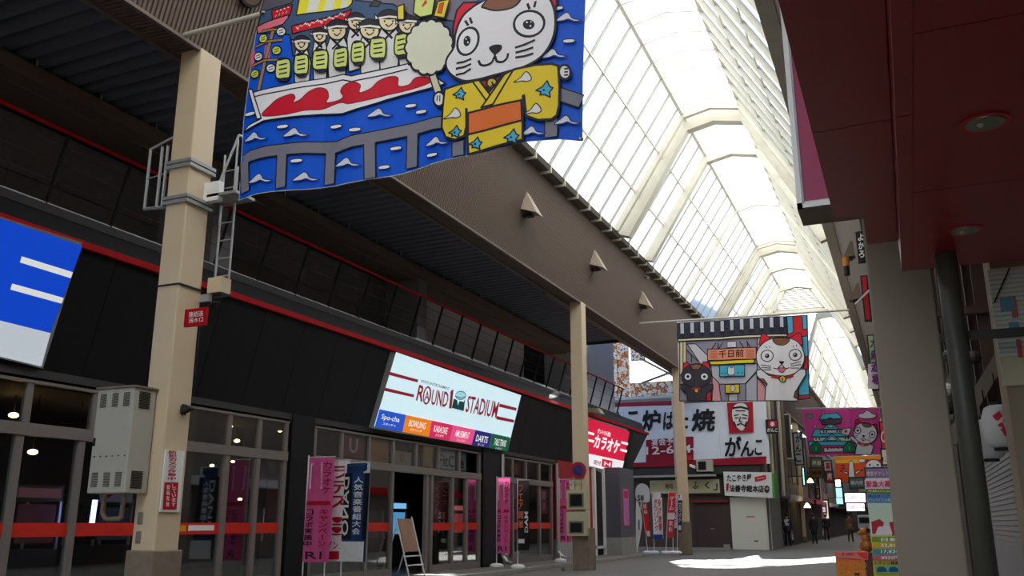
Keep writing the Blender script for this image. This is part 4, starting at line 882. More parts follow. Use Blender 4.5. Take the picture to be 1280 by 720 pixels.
p5 = planeY(YG - .3); a = p5(812, 600); b = p5(902, 616); part('board', mat('signboard_beige', (196, 186, 150), .6), t, (a.x, p5(899, 600).x, YG - .3, YG - .1, p5(899, 616).z, p5(899, 599).z))
part('board_frame', M_dark2, t, (a.x - .1, p5(902, 600).x, YG - .28, YG - .05, p5(899, 618).z, p5(899, 597).z))
A = Art(p5, (0, -1, 0), lift=.02, eps=.003); A.text('ふ', (866, 611), (873, 611), (866, 602), INK, .03); A.text('く', (881, 611), (887, 611), (881, 602), INK, .03); A.text('」', (892, 613), (897, 613), (892, 604), INK, .03); A.text('寿司', (832, 611), (841, 611), (832, 605), (60, 50, 40), .02); A.build('lettering', t)
t = tag(part('canopy_pipe', M_steel, None, (-13, -8.6, YG - .9, YG - .6, 3.5, 3.6)), 'grey pipe like awning roll above the beige signboard', 'pipe')
M_bsh = mat('brown_shutter_paint', (74, 58, 54), .5, var=.1); M_csh = mat('cream_shutter_paint', (222, 218, 204), .5, var=.05)
def shutter(name, x0, x1, z0, z1, m, y, label, step=.11):
    t = thing(name, label, 'shutter', ((x0 + x1) / 2, y, z0)); z = z0; k = 0
    s0 = part('shutter_slat', m, t, (x0, x1, y - .03, y, z0, z0 + step - .008)); n = int((z1 - z0) / step)
    for i in range(1, n): c = s0.copy(); COL.objects.link(c); c.parent = t; c.location = (0, 0, i * step)
    part('guide_rail', m, t, (x0 - .06, x0, y - .06, y + .02, z0, z1)); part('guide_rail', m, t, (x1, x1 + .06, y - .06, y + .02, z0, z1)); return t
t = shutter('roller_shutter', -9.85, -8.15, .12, 2.1, M_bsh, YG - .1, 'dark brown closed roller shutter under the beige signboard'); part('handle', M_alu, t, (-9.1, -8.95, YG - .16, YG - .13, 1.0, 1.03))
tag(part('red_lintel', mat('dull_red_lintel', (150, 40, 34), .6), None, (-9.9, -8.15, YG - .3, YG - .1, 2.28, 2.36)), 'dull red lintel strip above the brown shutter', 'lintel')
t = thing('shutter', 'tall cream closed shutter under the white octopus dumpling sign', 'shutter', (-7.2, YG - .15, 0)); part('shutter_leaf', M_csh, t, (-8.08, -6.42, YG - .2, YG - .1, .05, 2.5))
part('side_leaf', M_csh, t, (-6.42, -6.37, YG - .1, YG + 1.9, .05, 2.6), (-6.37, -6.33, YG + .7, YG + .75, .05, 2.6)); part('name_plate', mat('faded_red_plate', (190, 90, 80), .6), t, (-7.35, -6.95, YG - .22, YG - .2, 1.55, 1.6)); part('letter_slot', M_dark, t, (-7.05, -6.85, YG - .22, YG - .2, .42, .47)); part('sill', M_concrete, t, (-8.1, -6.34, YG - .25, YG + 1.9, 0, .05))
tag(part('wall_block', M_concrete, None, (-8.5, -8.2, YG - .3, YG - .05, 0, .28)), 'small concrete block at the foot between the two shutters', 'block')
part('brown_wall', mat('brown_plaster', (84, 68, 62), .8), wf, (-14, -8.1, YG - .08, YG + .1, 0, 3.7)); part('step', M_concrete, wf, (-14, -8.1, YG - .6, YG - .08, 0, .12))
t = thing('dumpling_sign', 'white slightly tilted sign box with two lines of black brush characters', 'sign', (-7.1, YG - .5, 2.5)); p6 = planeY(YG - .55)
c4 = [p6(904, 589.5), p6(964, 590.5), p6(966, 622.5), p6(906, 619.5)]
q = MB(); q.hexa([c4[3], c4[2], c4[2] + Vector((0, .5, 0)), c4[3] + Vector((0, .5, 0)), c4[0], c4[1], c4[1] + Vector((0, .5, 0)), c4[0] + Vector((0, .5, 0))]); q.build('sign_body', M_white, t)
A = Art(p6, (0, -1, 0), lift=.01, eps=.003).at(860, 560, 5.143)
A.text('たこやき屋', (250, 218), (408, 214), (250, 172), INK, .04); A.text('法善寺総本店', (265, 282), (488, 286), (265, 236), INK, .04); A.poly([(428, 188), (500, 172), (504, 200), (432, 216)], (206, 30, 44)); A.line([(445, 200), (490, 190)], .02, WH); A.poly([(248, 228), (264, 226), (260, 274), (244, 274)], (200, 30, 40)); A.ell(508, 265, 17, 24, (44, 36, 40)); A.ell(508, 262, 10, 9, (190, 150, 120))
A.build('lettering', t); x1 = p6(965, 600).x
q = MB(); q.box(x1, x1 + .06, YG - .5, YG + .9, 2.45, 3.6); q.build('green_end', mat('green_sign_end', (96, 176, 84), .5), t)
# side face of the corner building: pipes, blade sign
t = thing('pipe_bundle', 'bundle of dark vertical pipes beside the cream far column', 'pipes', (-6.4, YG + .4, 2.6))
for k in range(6): q = MB(); x = pg(957 + k * 2.6, 550).x; q.tube((x, YG + .2 + k * .5, 2.6), (x + .05, YG + .2 + k * .5, 7.6), .06 + (k % 3) * .03, 8); q.build('pipe', (M_dark2, M_met, M_beam)[k % 3], t)
t = thing('blade_sign', 'small square blade sign with a red face emblem and white lettering in a black frame', 'sign', tuple(aY(965, 532, YG - .2)))
p7 = planeY(YG - .25); a = p7(956.5, 524.5); b = p7(973.5, 541.5); part('sign_frame', M_black, t, (a.x, b.x, YG - .25, YG - .05, b.z, a.z))
A = Art(p7, (0, -1, 0), lift=.01, eps=.003); A.rect(960.5, 526, 971, 534, (170, 30, 40)); A.ell(965.5, 530, 2.5, 3, (230, 226, 226)); A.text('がんこ', (959, 540), (972, 540), (959, 535), (230, 230, 230), .04); A.build('lettering', t)
# rusty billboard against the sky
rb = thing('rusty_billboard', 'peeling rusty billboard frame seen against the sky in the side street gap', 'billboard', (-14, 50, 7.6))
M_rust = None
m = bpy.data.materials.new('peeling_rusty_paint'); m.use_nodes = True; N = m.node_tree.nodes; LK = m.node_tree.links; bs = N['Principled BSDF']; bs.inputs['Roughness'].default_value = .8
tc = N.new('ShaderNodeTexCoord'); n1 = N.new('ShaderNodeTexNoise'); n1.inputs['Scale'].default_value = 2.4; n1.inputs['Detail'].default_value = 8; n1.inputs['Roughness'].default_value = .7
cr_ = N.new('ShaderNodeValToRGB'); cr_.color_ramp.interpolation = 'CONSTANT'; e = cr_.color_ramp.elements; e[0].position = 0; e[0].color = (*s2l((60, 90, 140)), 1); e[1].position = .42; e[1].color = (*s2l((226, 220, 206)), 1)
for p, c in ((.5, (206, 124, 60)), (.54, (134, 70, 36)), (.6, (236, 226, 206))): x = e.new(p); x.color = (*s2l(c), 1)
LK.new(tc.outputs['Object'], n1.inputs['Vector']); LK.new(n1.outputs['Fac'], cr_.inputs[0]); LK.new(cr_.outputs[0], bs.inputs['Base Color']); MATS['rust'] = m
pr9 = planeY(50)
def rbx(name, u0, v0, u1, v1, d=.3, m_=m): a = pr9(u0, v0); b = pr9(u1, v1); return part(name, m_, rb, (a.x, b.x, 50, 50 + d, b.z, a.z))
rbx('upright_board', 763, 400, 787, 502); rbx('lower_board', 787.3, 479, 845, 502); rbx('upper_board', 787.3, 420, 806, 450, .2)
rbx('frame_strut', 771, 430, 772.5, 500, .35, M_dark2)
q = MB(); q.bar(pr9(802, 479), pr9(848, 462), .1, .12); q.bar(pr9(800, 448), pr9(850, 474), .12, .12); q.bar(pr9(822, 452), pr9(838, 464), .2, .1); q.build('gantry_beam', M_beam, rb)
q = MB(); q.bar(pr9(765, 500), pr9(845, 497), .3, .25); q.build('base_rail', M_steel, rb)
# ------------------------------------------------------------------ flags
M_fpole = mat('flag_pole_white', (220, 220, 218), .4)
def flag(x, y, z0, z1, w_, rgb, label, texts, rz=0., tilt=0., group='vertical advertising flags on poles', base=True):
    """cloth hangs from a cross arm; front faces -y before rotation"""
    t = thing('advertising_flag', label, 'flag', (x, y, .1), rz, group)
    q = MB(); q.tube((0, 0, 0), (tilt * 1.05, 0, z1 + .06 - .1), .014, 8); q.build('pole', M_fpole, t)
    for o in t.children: o.data.transform(Matrix.Translation((x, y, .1)))  # undo world offset handled below
    H = z1 - z0
    def conv(a, b):  # a 0..1 across, b 0..1 down
        zz = z1 - b * H; return Vector((x + w_ * a + tilt * (zz / max(z1, .1)) + .02, y - .02 + .03 * math.sin(a * 5 + b * 3 + x), zz))
    A = Art(conv, (0, -1, 0), lift=0, eps=.0015, trans=.25); n = 8
    for j in range(n):
        for i in range(4): A.k = 0; A.poly([(i / 4, j / n), ((i + 1) / 4, j / n), ((i + 1) / 4, (j + 1) / n), (i / 4, (j + 1) / n)], rgb)
    A.k = .008
    for s in texts:
        if s[0] == 'r': A.poly([(s[1], s[2]), (s[3], s[2]), (s[3], s[4]), (s[1], s[4])], s[5])
        elif s[0] == 'v': A.vtext(s[1], s[2], s[3], s[4], s[5], s[6], .03)
        elif s[0] == 'h': A.text(s[1], (s[2], s[5]), (s[4], s[5]), (s[2], s[3]), s[6], .03)
        elif s[0] == 'R':   # sideways latin text running down
            A.text(s[1], (s[2], s[3]), (s[2], s[5]), (s[4], s[3]), s[6], .03)
    o = A.build('cloth', t)
    q = MB(); q.tube((x, y, z1 + .02), (x + w_ + .04 + tilt, y, z1 + .02), .008, 6); q.build('cross_arm', M_fpole, t)
    if base: q = MB(); q.lathe((x, y, .1), [(.2, 0), (.2, .05), (.12, .09), (.04, .1)], 16); q.build('weight_base', M_white, t)
    return t
def flag_fix(t): pass
PK = (226, 96, 156); CR = (196, 20, 52); WHT = (234, 232, 232)
pink = [('r', .08, .05, .6, .3, (244, 214, 228)), ('v', 'カラオケ', .62, .04, .92, .36, (176, 24, 90)), ('r', .06, .42, .94, .46, CR), ('v', 'キャンペーン', .56, .5, .9, .86, CR), ('v', 'コラボ実施中', .12, .5, .4, .86, (60, 30, 60)), ('h', 'R1', .2, .9, .8, .97, (60, 30, 60))]
def fl_at(u0, u1, v0, v1, Yv, *a, **k):
    p0 = aY(u0, v0, Yv); p1 = aY(u1, v1, Yv); return flag(p0.x, Yv, p1.z, p0.z, p1.x - p0.x, *a, **k)
YF = 14.6
fl_at(386, 411, 573, 703, YF, PK, 'pink flag with crimson and dark vertical writing, leftmost of the near three', pink)
fl_at(412, 431, 577, 702, YF + .3, WHT, 'white flag with huge red letters between the pink and the blue flag', [('v', 'ラテス', .2, .05, .95, .5, CR), ('R', 'OTEN', .9, .04, .1, .72, CR) if 0 else ('r', .1, .9, .9, .98, CR), ('v', '!!', .3, .56, .8, .76, CR), ('h', 'ダンス', .1, .8, .9, .88, CR)])
fl_at(432, 457, 580, 702, YF + .1, (28, 66, 120), 'black and blue flag with white vertical characters, right of the near three', [('r', 0, 0, 1, .1, WHT), ('h', 'DISCO', .1, .03, .9, .075, (40, 40, 50)), ('r', 0, .1, .35, .78, (24, 26, 34)), ('r', .8, .1, 1, .78, (24, 26, 34)), ('v', '人気音楽番組大会', .42, .14, .76, .74, WHT), ('R', 'DANO', .3, .14, .05, .74, WHT), ('r', 0, .8, 1, 1, WHT), ('r', .5, .8, .95, .88, (40, 130, 200)), ('r', .05, .82, .4, .88, (90, 90, 110)), ('h', 'ダンス', .1, .92, .9, .97, CR)])
fl_at(621, 637, 598, 692, 24.3, PK, 'pink flag in front of the third glass bay', pink)
fl_at(647, 661, 601, 688, 24.0, (34, 30, 32), 'black flag with orange writing beside the second column', [('v', 'フェア開催', .1, .06, .5, .7, (226, 120, 80)), ('R', 'MAG', .95, .45, .6, .75, WHT), ('r', .1, .84, .6, .9, WHT)])
fl_at(699, 714, 600, 678, 28.3, PK, 'pink flag half hidden behind the meter boxes', pink)
fy = 37.4
fl_at(807, 815, 617, 672, fy, (214, 30, 40), 'narrow bright red flag at the left of the cluster by the side street', [('v', '営業中', .2, .1, .8, .5, WHT), ('r', .2, .85, .95, .97, WHT)], tilt=-.2)
fl_at(815, 829, 616, 674, fy + .2, WHT, 'white flag with red characters and a blue band in the cluster', [('r', 0, 0, 1, .1, (36, 66, 150)), ('v', 'ボウリング', .15, .14, .5, .84, (200, 30, 40)), ('v', '投げ放題', .55, .14, .9, .84, (200, 30, 40)), ('r', 0, .9, 1, 1, (36, 66, 150))])
fl_at(829, 840, 616, 672, fy + .1, (216, 60, 70), 'red and white striped flag in the middle of the cluster', [('v', 'ゲーム', .15, .08, .85, .4, WHT), ('r', 0, .45, 1, .6, WHT), ('v', '無料', .2, .62, .8, .9, WHT)], tilt=.22)
fl_at(838, 845, 618, 660, fy + .3, (226, 214, 232), 'pale lilac flag beside the black one in the cluster', [('v', 'カラオケ', .2, .1, .8, .9, (190, 60, 110))], tilt=.1)
fl_at(843, 850, 619, 665, fy, (30, 56, 84), 'dark blue flag with white letters, rightmost of the cluster', [('r', 0, 0, 1, .14, WHT), ('v', 'カラオケ', .2, .2, .8, .76, WHT), ('r', .1, .82, .9, .95, (230, 236, 240))], tilt=.15)
# umbrella shaped white sign and leaf banner by the cluster
t = thing('arched_banner', 'tall white teardrop banner at the wall corner behind the flag cluster', 'flag', tuple(aY(797, 690, 37.2)))
pq = planeY(37.2); A = Art(pq, (0, -1, 0), lift=0, eps=.004)
A.poly([(795, 625), (800, 635), (803, 650), (801, 668), (797, 690), (795, 690)], WHT, .01, True); A.poly([(794, 614), (797, 606), (804, 604), (811, 609), (813, 620), (811, 628), (800, 628), (795, 624)], (206, 208, 214), .02, True)
A.text('S8', (797, 626), (805, 626), (797, 619), INK, .04); A.line([(799, 650), (799, 662)], .05, INK); A.build('cloth', t)
q = MB(); c = t.location; q.tube(c, aY(803, 606, 37.25), .02); q.build('pole', M_fpole, t)
# stools/feet: white bases already. A-frame sign in the entrance
t = thing('a_frame_sign', 'tilted easel sign on tubular legs in the wide entrance', 'sign', (-10.95, 19.3, .1))
q = MB()
for y in (19.0, 19.75): q.tube((-10.75, y, .1), (-11.15, y, 1.45), .018); q.tube((-11.5, y, .1), (-11.1, y, 1.3), .018)
q.tube((-10.8, 19.0, .35), (-10.8, 19.75, .35), .014); q.tube((-10.87, 19.0, .55), (-10.87, 19.75, .55), .014); q.build('easel_frame', M_fpole, t)
q = MB(); q.hexa([(-10.9, 19.05, .65), (-10.9, 19.7, .65), (-10.93, 19.7, .65), (-10.93, 19.05, .65), (-11.12, 19.05, 1.4), (-11.12, 19.7, 1.4), (-11.15, 19.7, 1.4), (-11.15, 19.05, 1.4)]); q.build('sign_panel', mat('flyer_board', (150, 110, 90), .6, var=.5, scale=5), t)
# ------------------------------------------------------------------ shop fronts: posters and things behind the glass
def poster(y0, y1, z0, z1, rgb, label, x=BX - .08, texts=(), emit=0., name='wall_poster'):
    t = thing(name, label, 'poster', (x, (y0 + y1) / 2, z0)); q = MB(); q.box(x - .015, x, y0, y1, z0, z1); q.build('sheet', pr(rgb, emit), t)
    if texts:
        A = Art(lambda a, b: Vector((x, y0 + a * (y1 - y0), z1 - b * (z1 - z0))), (1, 0, 0), lift=.003, eps=.002, emit=emit)
        for s in texts:
            if s[0] == 'r': A.poly([(s[1], s[2]), (s[3], s[2]), (s[3], s[4]), (s[1], s[4])], s[5])
            elif s[0] == 'v': A.vtext(s[1], s[2], s[3], s[4], s[5], s[6], .03)
            else: A.text(s[1], (s[2], s[5]), (s[4], s[5]), (s[2], s[3]), s[6], .03)
        A.build('print', kid(t, 'sheet'))
    return t
poster(16.85, 17.7, 2.72, 3.18, (120, 30, 50), 'dark red poster behind the transom of the wide entrance bay', texts=[('h', 'U', .3, .1, .7, .8, (220, 180, 190))])
poster(17.95, 18.8, 2.68, 3.2, (196, 130, 70), 'orange poster behind the transom above the entrance', texts=[('h', 'ゲーム', .1, .6, .9, .9, (200, 40, 80))])
poster(18.95, 19.9, 2.68, 3.0, (170, 160, 140), 'cream poster with a ring mark behind the transom', texts=[('h', 'O', .4, .2, .6, .8, (200, 60, 80))])
poster(21.25, 22.3, 2.7, 3.2, (176, 190, 196), 'pale poster with dark red letters behind the transom, left half', texts=[('h', 'FitC', .1, .25, .95, .9, (130, 20, 50))])
poster(22.45, 23.0, 2.7, 3.2, (176, 190, 196), 'pale poster with dark red letters behind the transom, right half', texts=[('h', 'le', .1, .25, .7, .9, (130, 20, 50))])
poster(20.95, 21.6, 1.4, 2.35, (150, 40, 70), 'tall crimson poster on the glass right of the entrance', texts=[('v', 'イベント', .3, .1, .7, .9, (220, 160, 190))])
poster(15.9, 16.5, 1.4, 2.3, (140, 30, 40), 'red machine poster seen through the glass left of the entrance', x=-12.5)
poster(26.2, 26.9, 2.75, 3.15, (140, 34, 40), 'red poster behind the transom of the third bay', texts=[('h', '遊', .3, .1, .7, .9, (220, 120, 110))])
poster(28.5, 29.3, 1.6, 2.4, (196, 60, 110), 'pink poster on the third bay glass', texts=[('v', '開催', .3, .1, .7, .9, (236, 200, 220))])
poster(31.4, 32.6, 2.3, 3.0, (230, 228, 226), 'white poster with a crimson character on the red wall', x=-11.1, texts=[('h', 'オケ', .15, .3, .85, .8, CR)])
t = poster(31.4, 32.6, .95, 2.25, (226, 222, 214), 'white notice board with three small coloured pictures on the red wall', x=-11.1, name='notice_board', texts=[('r', .15, .05, .9, .3, (190, 40, 40)), ('h', 'ゲーム', .25, .1, .8, .24, (230, 200, 60)), ('r', .15, .4, .85, .62, (60, 60, 56)), ('r', .15, .68, .9, .92, (50, 110, 190)), ('r', .15, .93, .9, .97, (190, 40, 40))])
poster(35.3, 36.0, 1.2, 2.6, (226, 110, 170), 'narrow pink picture poster on the slate wall beside the side street', x=-10.38, texts=[('r', .1, .05, .9, .25, (190, 40, 90)), ('v', 'カラオケ', .25, .3, .75, .95, (100, 130, 210))])
t = thing('door_lettering', 'dark door leaf print with a yellow shape and pale letters', 'print', (-11.05, 34.3, .5))
A = Art(planeX(-11.06), (1, 0, 0), lift=.004, eps=.002).at(700, 500, 3.27); A.poly([(178, 345), (195, 350), (208, 375), (205, 425), (192, 436), (190, 400), (178, 385)], (220, 190, 40)); A.text('E', (183, 462), (196, 462), (183, 442), (210, 214, 214), .03); A.text('01', (176, 340), (200, 342), (176, 322), (210, 214, 214), .02); A.build('print', t)
# arcade machines and lamps inside
def machine(x, y, rgb, e, label, h=1.9):
    t = thing('game_machine', label, 'game machine', (x, y, .12), 0, 'game machines inside the dark hall')
    cb = part('cabinet', M_dark2, t, (x - .4, x + .4, y - .45, y + .45, .12, .9)); tp = part('top_box', M_dark2, t, (x - .4, x + .4, y - .45, y + .45, h - .25, h)); part('lit_panel', pr(rgb, e), t, (x + .38, x + .4, y - .35, y + .35, 1.0, h - .3)); part('post', M_alu, t, *[(x + a - .02, x + a + .02, y + b - .02, y + b + .02, .9, h - .25) for a in (-.38, .38) for b in (-.43, .43)])
    part('marquee', pr(tuple(min(255, c + 40) for c in rgb), e), tp, (x + .4, x + .41, y - .4, y + .4, h - .2, h - .05)); return t
for i, (x, y, rgb, e) in enumerate(((-13.5, 7.9, (20, 90, 150), .35), (-14.6, 9.0, (30, 60, 150), .25), (-13.2, 10.6, (60, 24, 30), .15), (-14.5, 13.4, (40, 40, 60), .15), (-13.8, 18.4, (60, 110, 150), .7), (-13.6, 19.6, (200, 180, 190), .6), (-14.2, 21.4, (170, 60, 90), .4), (-13.8, 23.0, (60, 120, 160), .4), (-14, 27.2, (150, 60, 60), .3))):
    machine(x, y, rgb, e, ['glowing blue game machine at the far left behind the glass', 'second blue lit machine behind the left glass', 'red lit machine behind the near column', 'dim violet machine behind the doors right of the near column', 'teal lit machine left in the wide entrance', 'pale lit machine deep in the wide entrance', 'crimson machine right of the entrance opening', 'blue grey machine at the right end of the entrance bay', 'dim red machine in the third glass bay'][i])
t = thing('neon_tube', 'upright violet white light tube glowing behind the glass left of the near column', 'light tube', tuple(aX(116, 640, -12.4))); a = aX(119, 625, -12.4); b = aX(113, 668, -12.4)
q = MB(); q.tube(a, b, .04, 8); q.build('tube', pr((150, 170, 255), 3.0), t); part('end_cap', M_dark, t, (b.x - .05, b.x + .05, b.y - .05, b.y + .05, b.z - .08, b.z))
t = thing('light_tube', 'small bright pinkish lamp cluster behind the left glass', 'lamp', tuple(aX(130, 598, -12.6))); c = t.location
q = MB(); q.ball(c, .14, .2, .1); q.build('bulb', pr((255, 210, 200), 3.0), t); q = MB(); q.ball(c + Vector((0, .1, -.2)), .12); q.build('shade', M_red, t)
M_bulb = pr((255, 196, 110), 9.0)
for i, (u, v, X, r) in enumerate(((17, 519, -13, .12), (41, 565, -12.6, .12), (96, 565, -12.6, .07), (135, 533, -13, .12), (296, 551, -13, .1), (289, 533, -13, .05), (350, 539, -12.8, .06), (265, 582, -13, .07), (291, 577, -13, .06), (300, 624, -13.4, .07))):
    c = aX(u, v, X); z_top = 3.3
    t = thing('ceiling_lamp', ['warm lamp at the top of the leftmost transom', 'bright warm bulb behind the leftmost door', 'thin lamp beside the door post left of the cabinet', 'warm disc lamp just left of the grey cabinet', 'warm lamp behind the transom right of the near column', 'tiny lamp near the first transom post right of the column', 'small lamp in the last transom pane before the dark pier', 'small lamp behind the first door right of the column', 'tiny lamp behind the second door right of the column', 'yellow lamp low behind the middle door'][i], 'lamp', tuple(c), 0, 'warm lamps inside the dark hall')
    q = MB(); q.ball(c, r * .65, r * .65, r * .35, 10); q.build('bulb', M_bulb, t); q = MB(); q.tube((c.x, c.y, c.z + r * .4), (c.x, c.y, max(z_top, c.z + .1)), .01, 5); q.build('cord', M_black, t)
# ------------------------------------------------------------------ right side: red canopy, blade sign, wide column, shop behind
M_can = mat('crimson_canopy_panel', (146, 9, 24), .38, var=.05, scale=.7, spec=.5); M_seam = mat('red_panel_seam', (186, 24, 34), .4)
wr = struct('wall_right')
cn = struct('ceiling_4')
YE2 = 7.4; X0, X1, X2 = -.335, -.105, .12
Y0 = [(-6., 1.0), (1.0, 3.2), (3.2, 5.4), (5.4, 7.4)]
def canopy(x0, x1, z, zt, ys, nm='canopy_panel'):
    for a, b in ys: part(nm, M_can, cn, (x0 + .003, x1 - .003, a + .004, b - .004, z, zt))
canopy(X0, X1, 3.69, 4.6, [(-6, 1.5), (1.5, 5.6), (5.6, YE2)])
canopy(X1, X2, 3.44, 4.6, [(-6, 1.2), (1.2, 5.0), (5.0, YE2)])
canopy(X2, .2, 3.19, 4.6, [(-6, 4.4), (4.4, YE2)]); canopy(.2, 1.6, 3.19, 4.6, [(-6, 1.6), (1.6, 3.6), (3.6, 5.55), (5.55, YE2)])
part('seam_strip', M_seam, cn, (X0 + .01, X1, -6, YE2 - .01, 3.7, 3.75), (X1 + .01, X2, -6, YE2 - .01, 3.45, 3.5), (X2 + .01, 1.58, -6, YE2 - .01, 3.2, 3.25))
part('canopy_body', M_can, cn, (X0 + .05, 3, -6, YE2 - .05, 3.8, 5.4))
def downlight(u, v, label):
    c = aZ(u, v, 3.19); t = thing('downlight', label, 'ceiling light', tuple(c), 0, 'recessed downlights in the red canopy')
    q = MB(); n = 24; P_ = []
    for r, z in ((.115, 3.19), (.115, 3.182), (.09, 3.182), (.088, 3.215), (.06, 3.218)):
        P_ += [(c.x + r * math.cos(2 * math.pi * i / n), c.y + r * math.sin(2 * math.pi * i / n), z) for i in range(n)]
    q.add(P_[:3 * n], [(j * n + i, j * n + (i + 1) % n, (j + 1) * n + (i + 1) % n, (j + 1) * n + i) for j in range(2) for i in range(n)]); q.build('trim_ring', M_seam, t)
    q = MB(); q.lathe((c.x, c.y, 3.178), [(.088, 0), (.09, .008)], n); q.build('reflector', mat('satin_reflector', (150, 146, 138), .3, metal=.85, var=.15, scale=30), t); q = MB(); q.ball((c.x - .02, c.y, 3.178), .018); q.build('bulb', M_met, t)
downlight(1231, 152, 'oval recessed downlight in the red canopy, nearer one'); downlight(1206, 287, 'oval recessed downlight in the red canopy, farther and smaller one')
# blade sign
t = thing('blade_sign', 'tall magenta blade sign in a silver frame beside the red canopy', 'sign', (-.5, 7.7, 3.87)); Yb = 7.7
a = aY(997, 262, Yb)
part('sign_body', M_dark2, t, (a.x, -.1, Yb + .01, Yb + .45, a.z, 8.0)); part('underside', M_beam, t, (a.x, -.1, Yb, Yb + .45, a.z - .01, a.z))
part('sign_face', mat('magenta_sign_face', (156, 18, 80), .35, var=.03), t, (a.x + .06, -.1, Yb - .005, Yb + .01, a.z + .06, 8))
part('sign_frame', M_alu, t, (a.x, a.x + .045, Yb - .03, Yb + .02, a.z, 8), (a.x, -.1, Yb - .03, Yb + .02, a.z, a.z + .045)); part('frame_bead', M_lgrey, t, (a.x + .045, a.x + .06, Yb - .02, Yb + .01, a.z + .04, 8), (a.x + .05, -.1, Yb - .02, Yb + .01, a.z + .045, a.z + .06))
# drain pipe
t = thing('drain_pipe', 'dark thick drain pipe rising behind the wide right column', 'pipe', (.47, 7.0, 0))
c0 = aY(1235, 715, 7.0); c1_ = aY(1187, 340, 7.0)
q = MB(); xx = aY(1213, 560, 7.0).x; q.tube((xx, 7, 0), (xx, 7, 4.4), .072, 32); q.build('pipe', mat('dark_pipe_paint', (76, 74, 66), .45, var=.1, scale=4), t, smooth=True)
part('pipe_bracket', M_dark2, t, (xx - .1, xx + .75, 7.06, 7.1, 2.56, 2.62))
# pillar at right edge, shutter, lanterns, wood frames
px = aY(1255, 460, 7.6).x
part('pillar', mat('beige_pillar_render', (150, 132, 112), .7, var=.12), wr, (px, px + .8, 7.6, 8.1, 0, 3.9)); part('side_wall', M_concrete, wr, (1.6, 1.8, -8, 7.6, 0, 5.4)); part('upper_wall', M_beam, wr, (.3, 4, YE2, 60, 5.6, 11)); part('building_mass', M_dark2, wr, (2.2, 12, -12, 60, 0, 11.5), (1.0, 12, 60, 150, 0, 11.5))
M_gsh = mat('grey_shutter_steel', (140, 140, 140), .45, metal=.3, var=.06)
t = thing('rolling_shutter', 'grey slatted roller shutter below the white lanterns', 'shutter', (.95, 9, 0)); X = .86
s0 = MB(); s0.hexa([(X, 8.2, .02), (X + .02, 8.2, .02), (X + .02, 12.8, .02), (X, 12.8, .02), (X + .008, 8.2, .068), (X + .028, 8.2, .068), (X + .028, 12.8, .068), (X + .008, 12.8, .068)]); s0 = s0.build('shutter_slat', M_gsh, t)
for i in range(1, 41): c = s0.copy(); COL.objects.link(c); c.parent = t; c.location = (0, 0, i * .05)
part('shutter_hood', M_dark2, t, (X, X + .3, 8.2, 12.8, 2.05, 2.3)); part('shutter_backing', M_black, wr, (X + .05, X + .1, 8.1, 12.8, 0, 2.1))
def lantern(u, v, Y, label, mark):
    c = aY(u, v, Y); t = thing('paper_lantern', label, 'lantern', tuple(c), 0, 'white paper lanterns over the grey shutter')
    q = MB(); prof = [(.06, -.18)] + [(.14 * math.sin(math.pi * (.2 + .6 * k / 12)) ** .6 + (.003 if k % 2 else 0), -.16 + .32 * k / 12) for k in range(13)] + [(.06, .18)]
    q.lathe(c, prof, 20); q.build('shade', mat('lantern_paper', (226, 222, 222), .7, var=.04, trans=.3), t, smooth=True)
    q = MB(); q.lathe(c, [(.065, -.2), (.07, -.17)], 12); q.build('end_ring', M_black, t); q = MB(); q.lathe(c, [(.07, .17), (.065, .2)], 12); q.build('end_ring', M_black, t); q = MB(); q.tube((c.x, c.y, c.z + .19), (c.x, c.y, c.z + .45), .006, 5); q.build('cord', M_black, t)
    if mark:
        A = Art(lambda a, b: Vector((c.x + .12 * (a - .5) * 1.2, c.y - .142 + .05 * abs(a - .5), c.z + .13 - .26 * b)), (0, -1, 0), lift=.004, ink=CR)
        A.poly([(.1, .2), (.5, .05), (.6, .25), (.3, .4)], CR); A.poly([(.3, .5), (.55, .4), (.8, .9), (.6, .85)], CR); A.poly([(.6, .35), (.8, .3), (.75, .5)], CR); A.build('red_mark', t)
lantern(1250, 533, 8.6, 'white paper lantern with a red brush mark, nearest the pillar', True); lantern(1236, 549, 9.3, 'plain white paper lantern half behind the red marked one', False); lantern(1171, 584, 10.6, 'small white lantern seen between the column and the drain pipe', False)
# timber frames of the shop front beyond
M_wood = mat('dark_stained_timber', (78, 52, 42), .55, var=.3, scale=3)
t = thing('timber_screen', 'dark timber post screen behind the drain pipe', 'screen', (.9, 12, 0))
for i, (u, w_) in enumerate(((1166, .05), (1172, .03), (1183, .06), (1205, .10), (1222, .16), (1236, .20))):
    Y = 13.6 - .3 * (i % 2); c = aY(u, 430, Y); part('timber_post', M_wood, t, (c.x - w_ / 2, c.x + w_ / 2, Y, Y + .1, 0, 6.0))
part('cross_beam', M_wood, t, (.3, 2.2, 13.2, 13.35, 2.4, 2.6), (.3, 2.2, 13.2, 13.3, 4.0, 4.1))
q = MB(); q.bar((.55, 13.0, 2.3), (1.7, 13.0, 4.0), .22, .16); q.bar((.2, 13.0, 2.0), (.8, 13.0, 3.4), .12, .12); q.build('brace', mat('grey_timber', (120, 108, 96), .6), t)
for k, (u, v) in enumerate(((1187, 445), (1183, 487), (1218, 447), (1186, 510))):
    c = aY(u, v, 12.9); t2_ = thing('round_ornament', ['dark round knob lamp beside the drain pipe at mid height', 'small grey round lamp left of the drain pipe', 'dark round ball right of the drain pipe', 'lowest dark round lamp left of the drain pipe'][k], 'lamp', tuple(c)); q = MB(); q.ball(c, .09); q.build('ball', M_dark2 if k != 1 else M_grey, t2_); q = MB(); q.tube(c, c + Vector((0, .35, 0)), .02); q.build('arm', M_black, t2_)
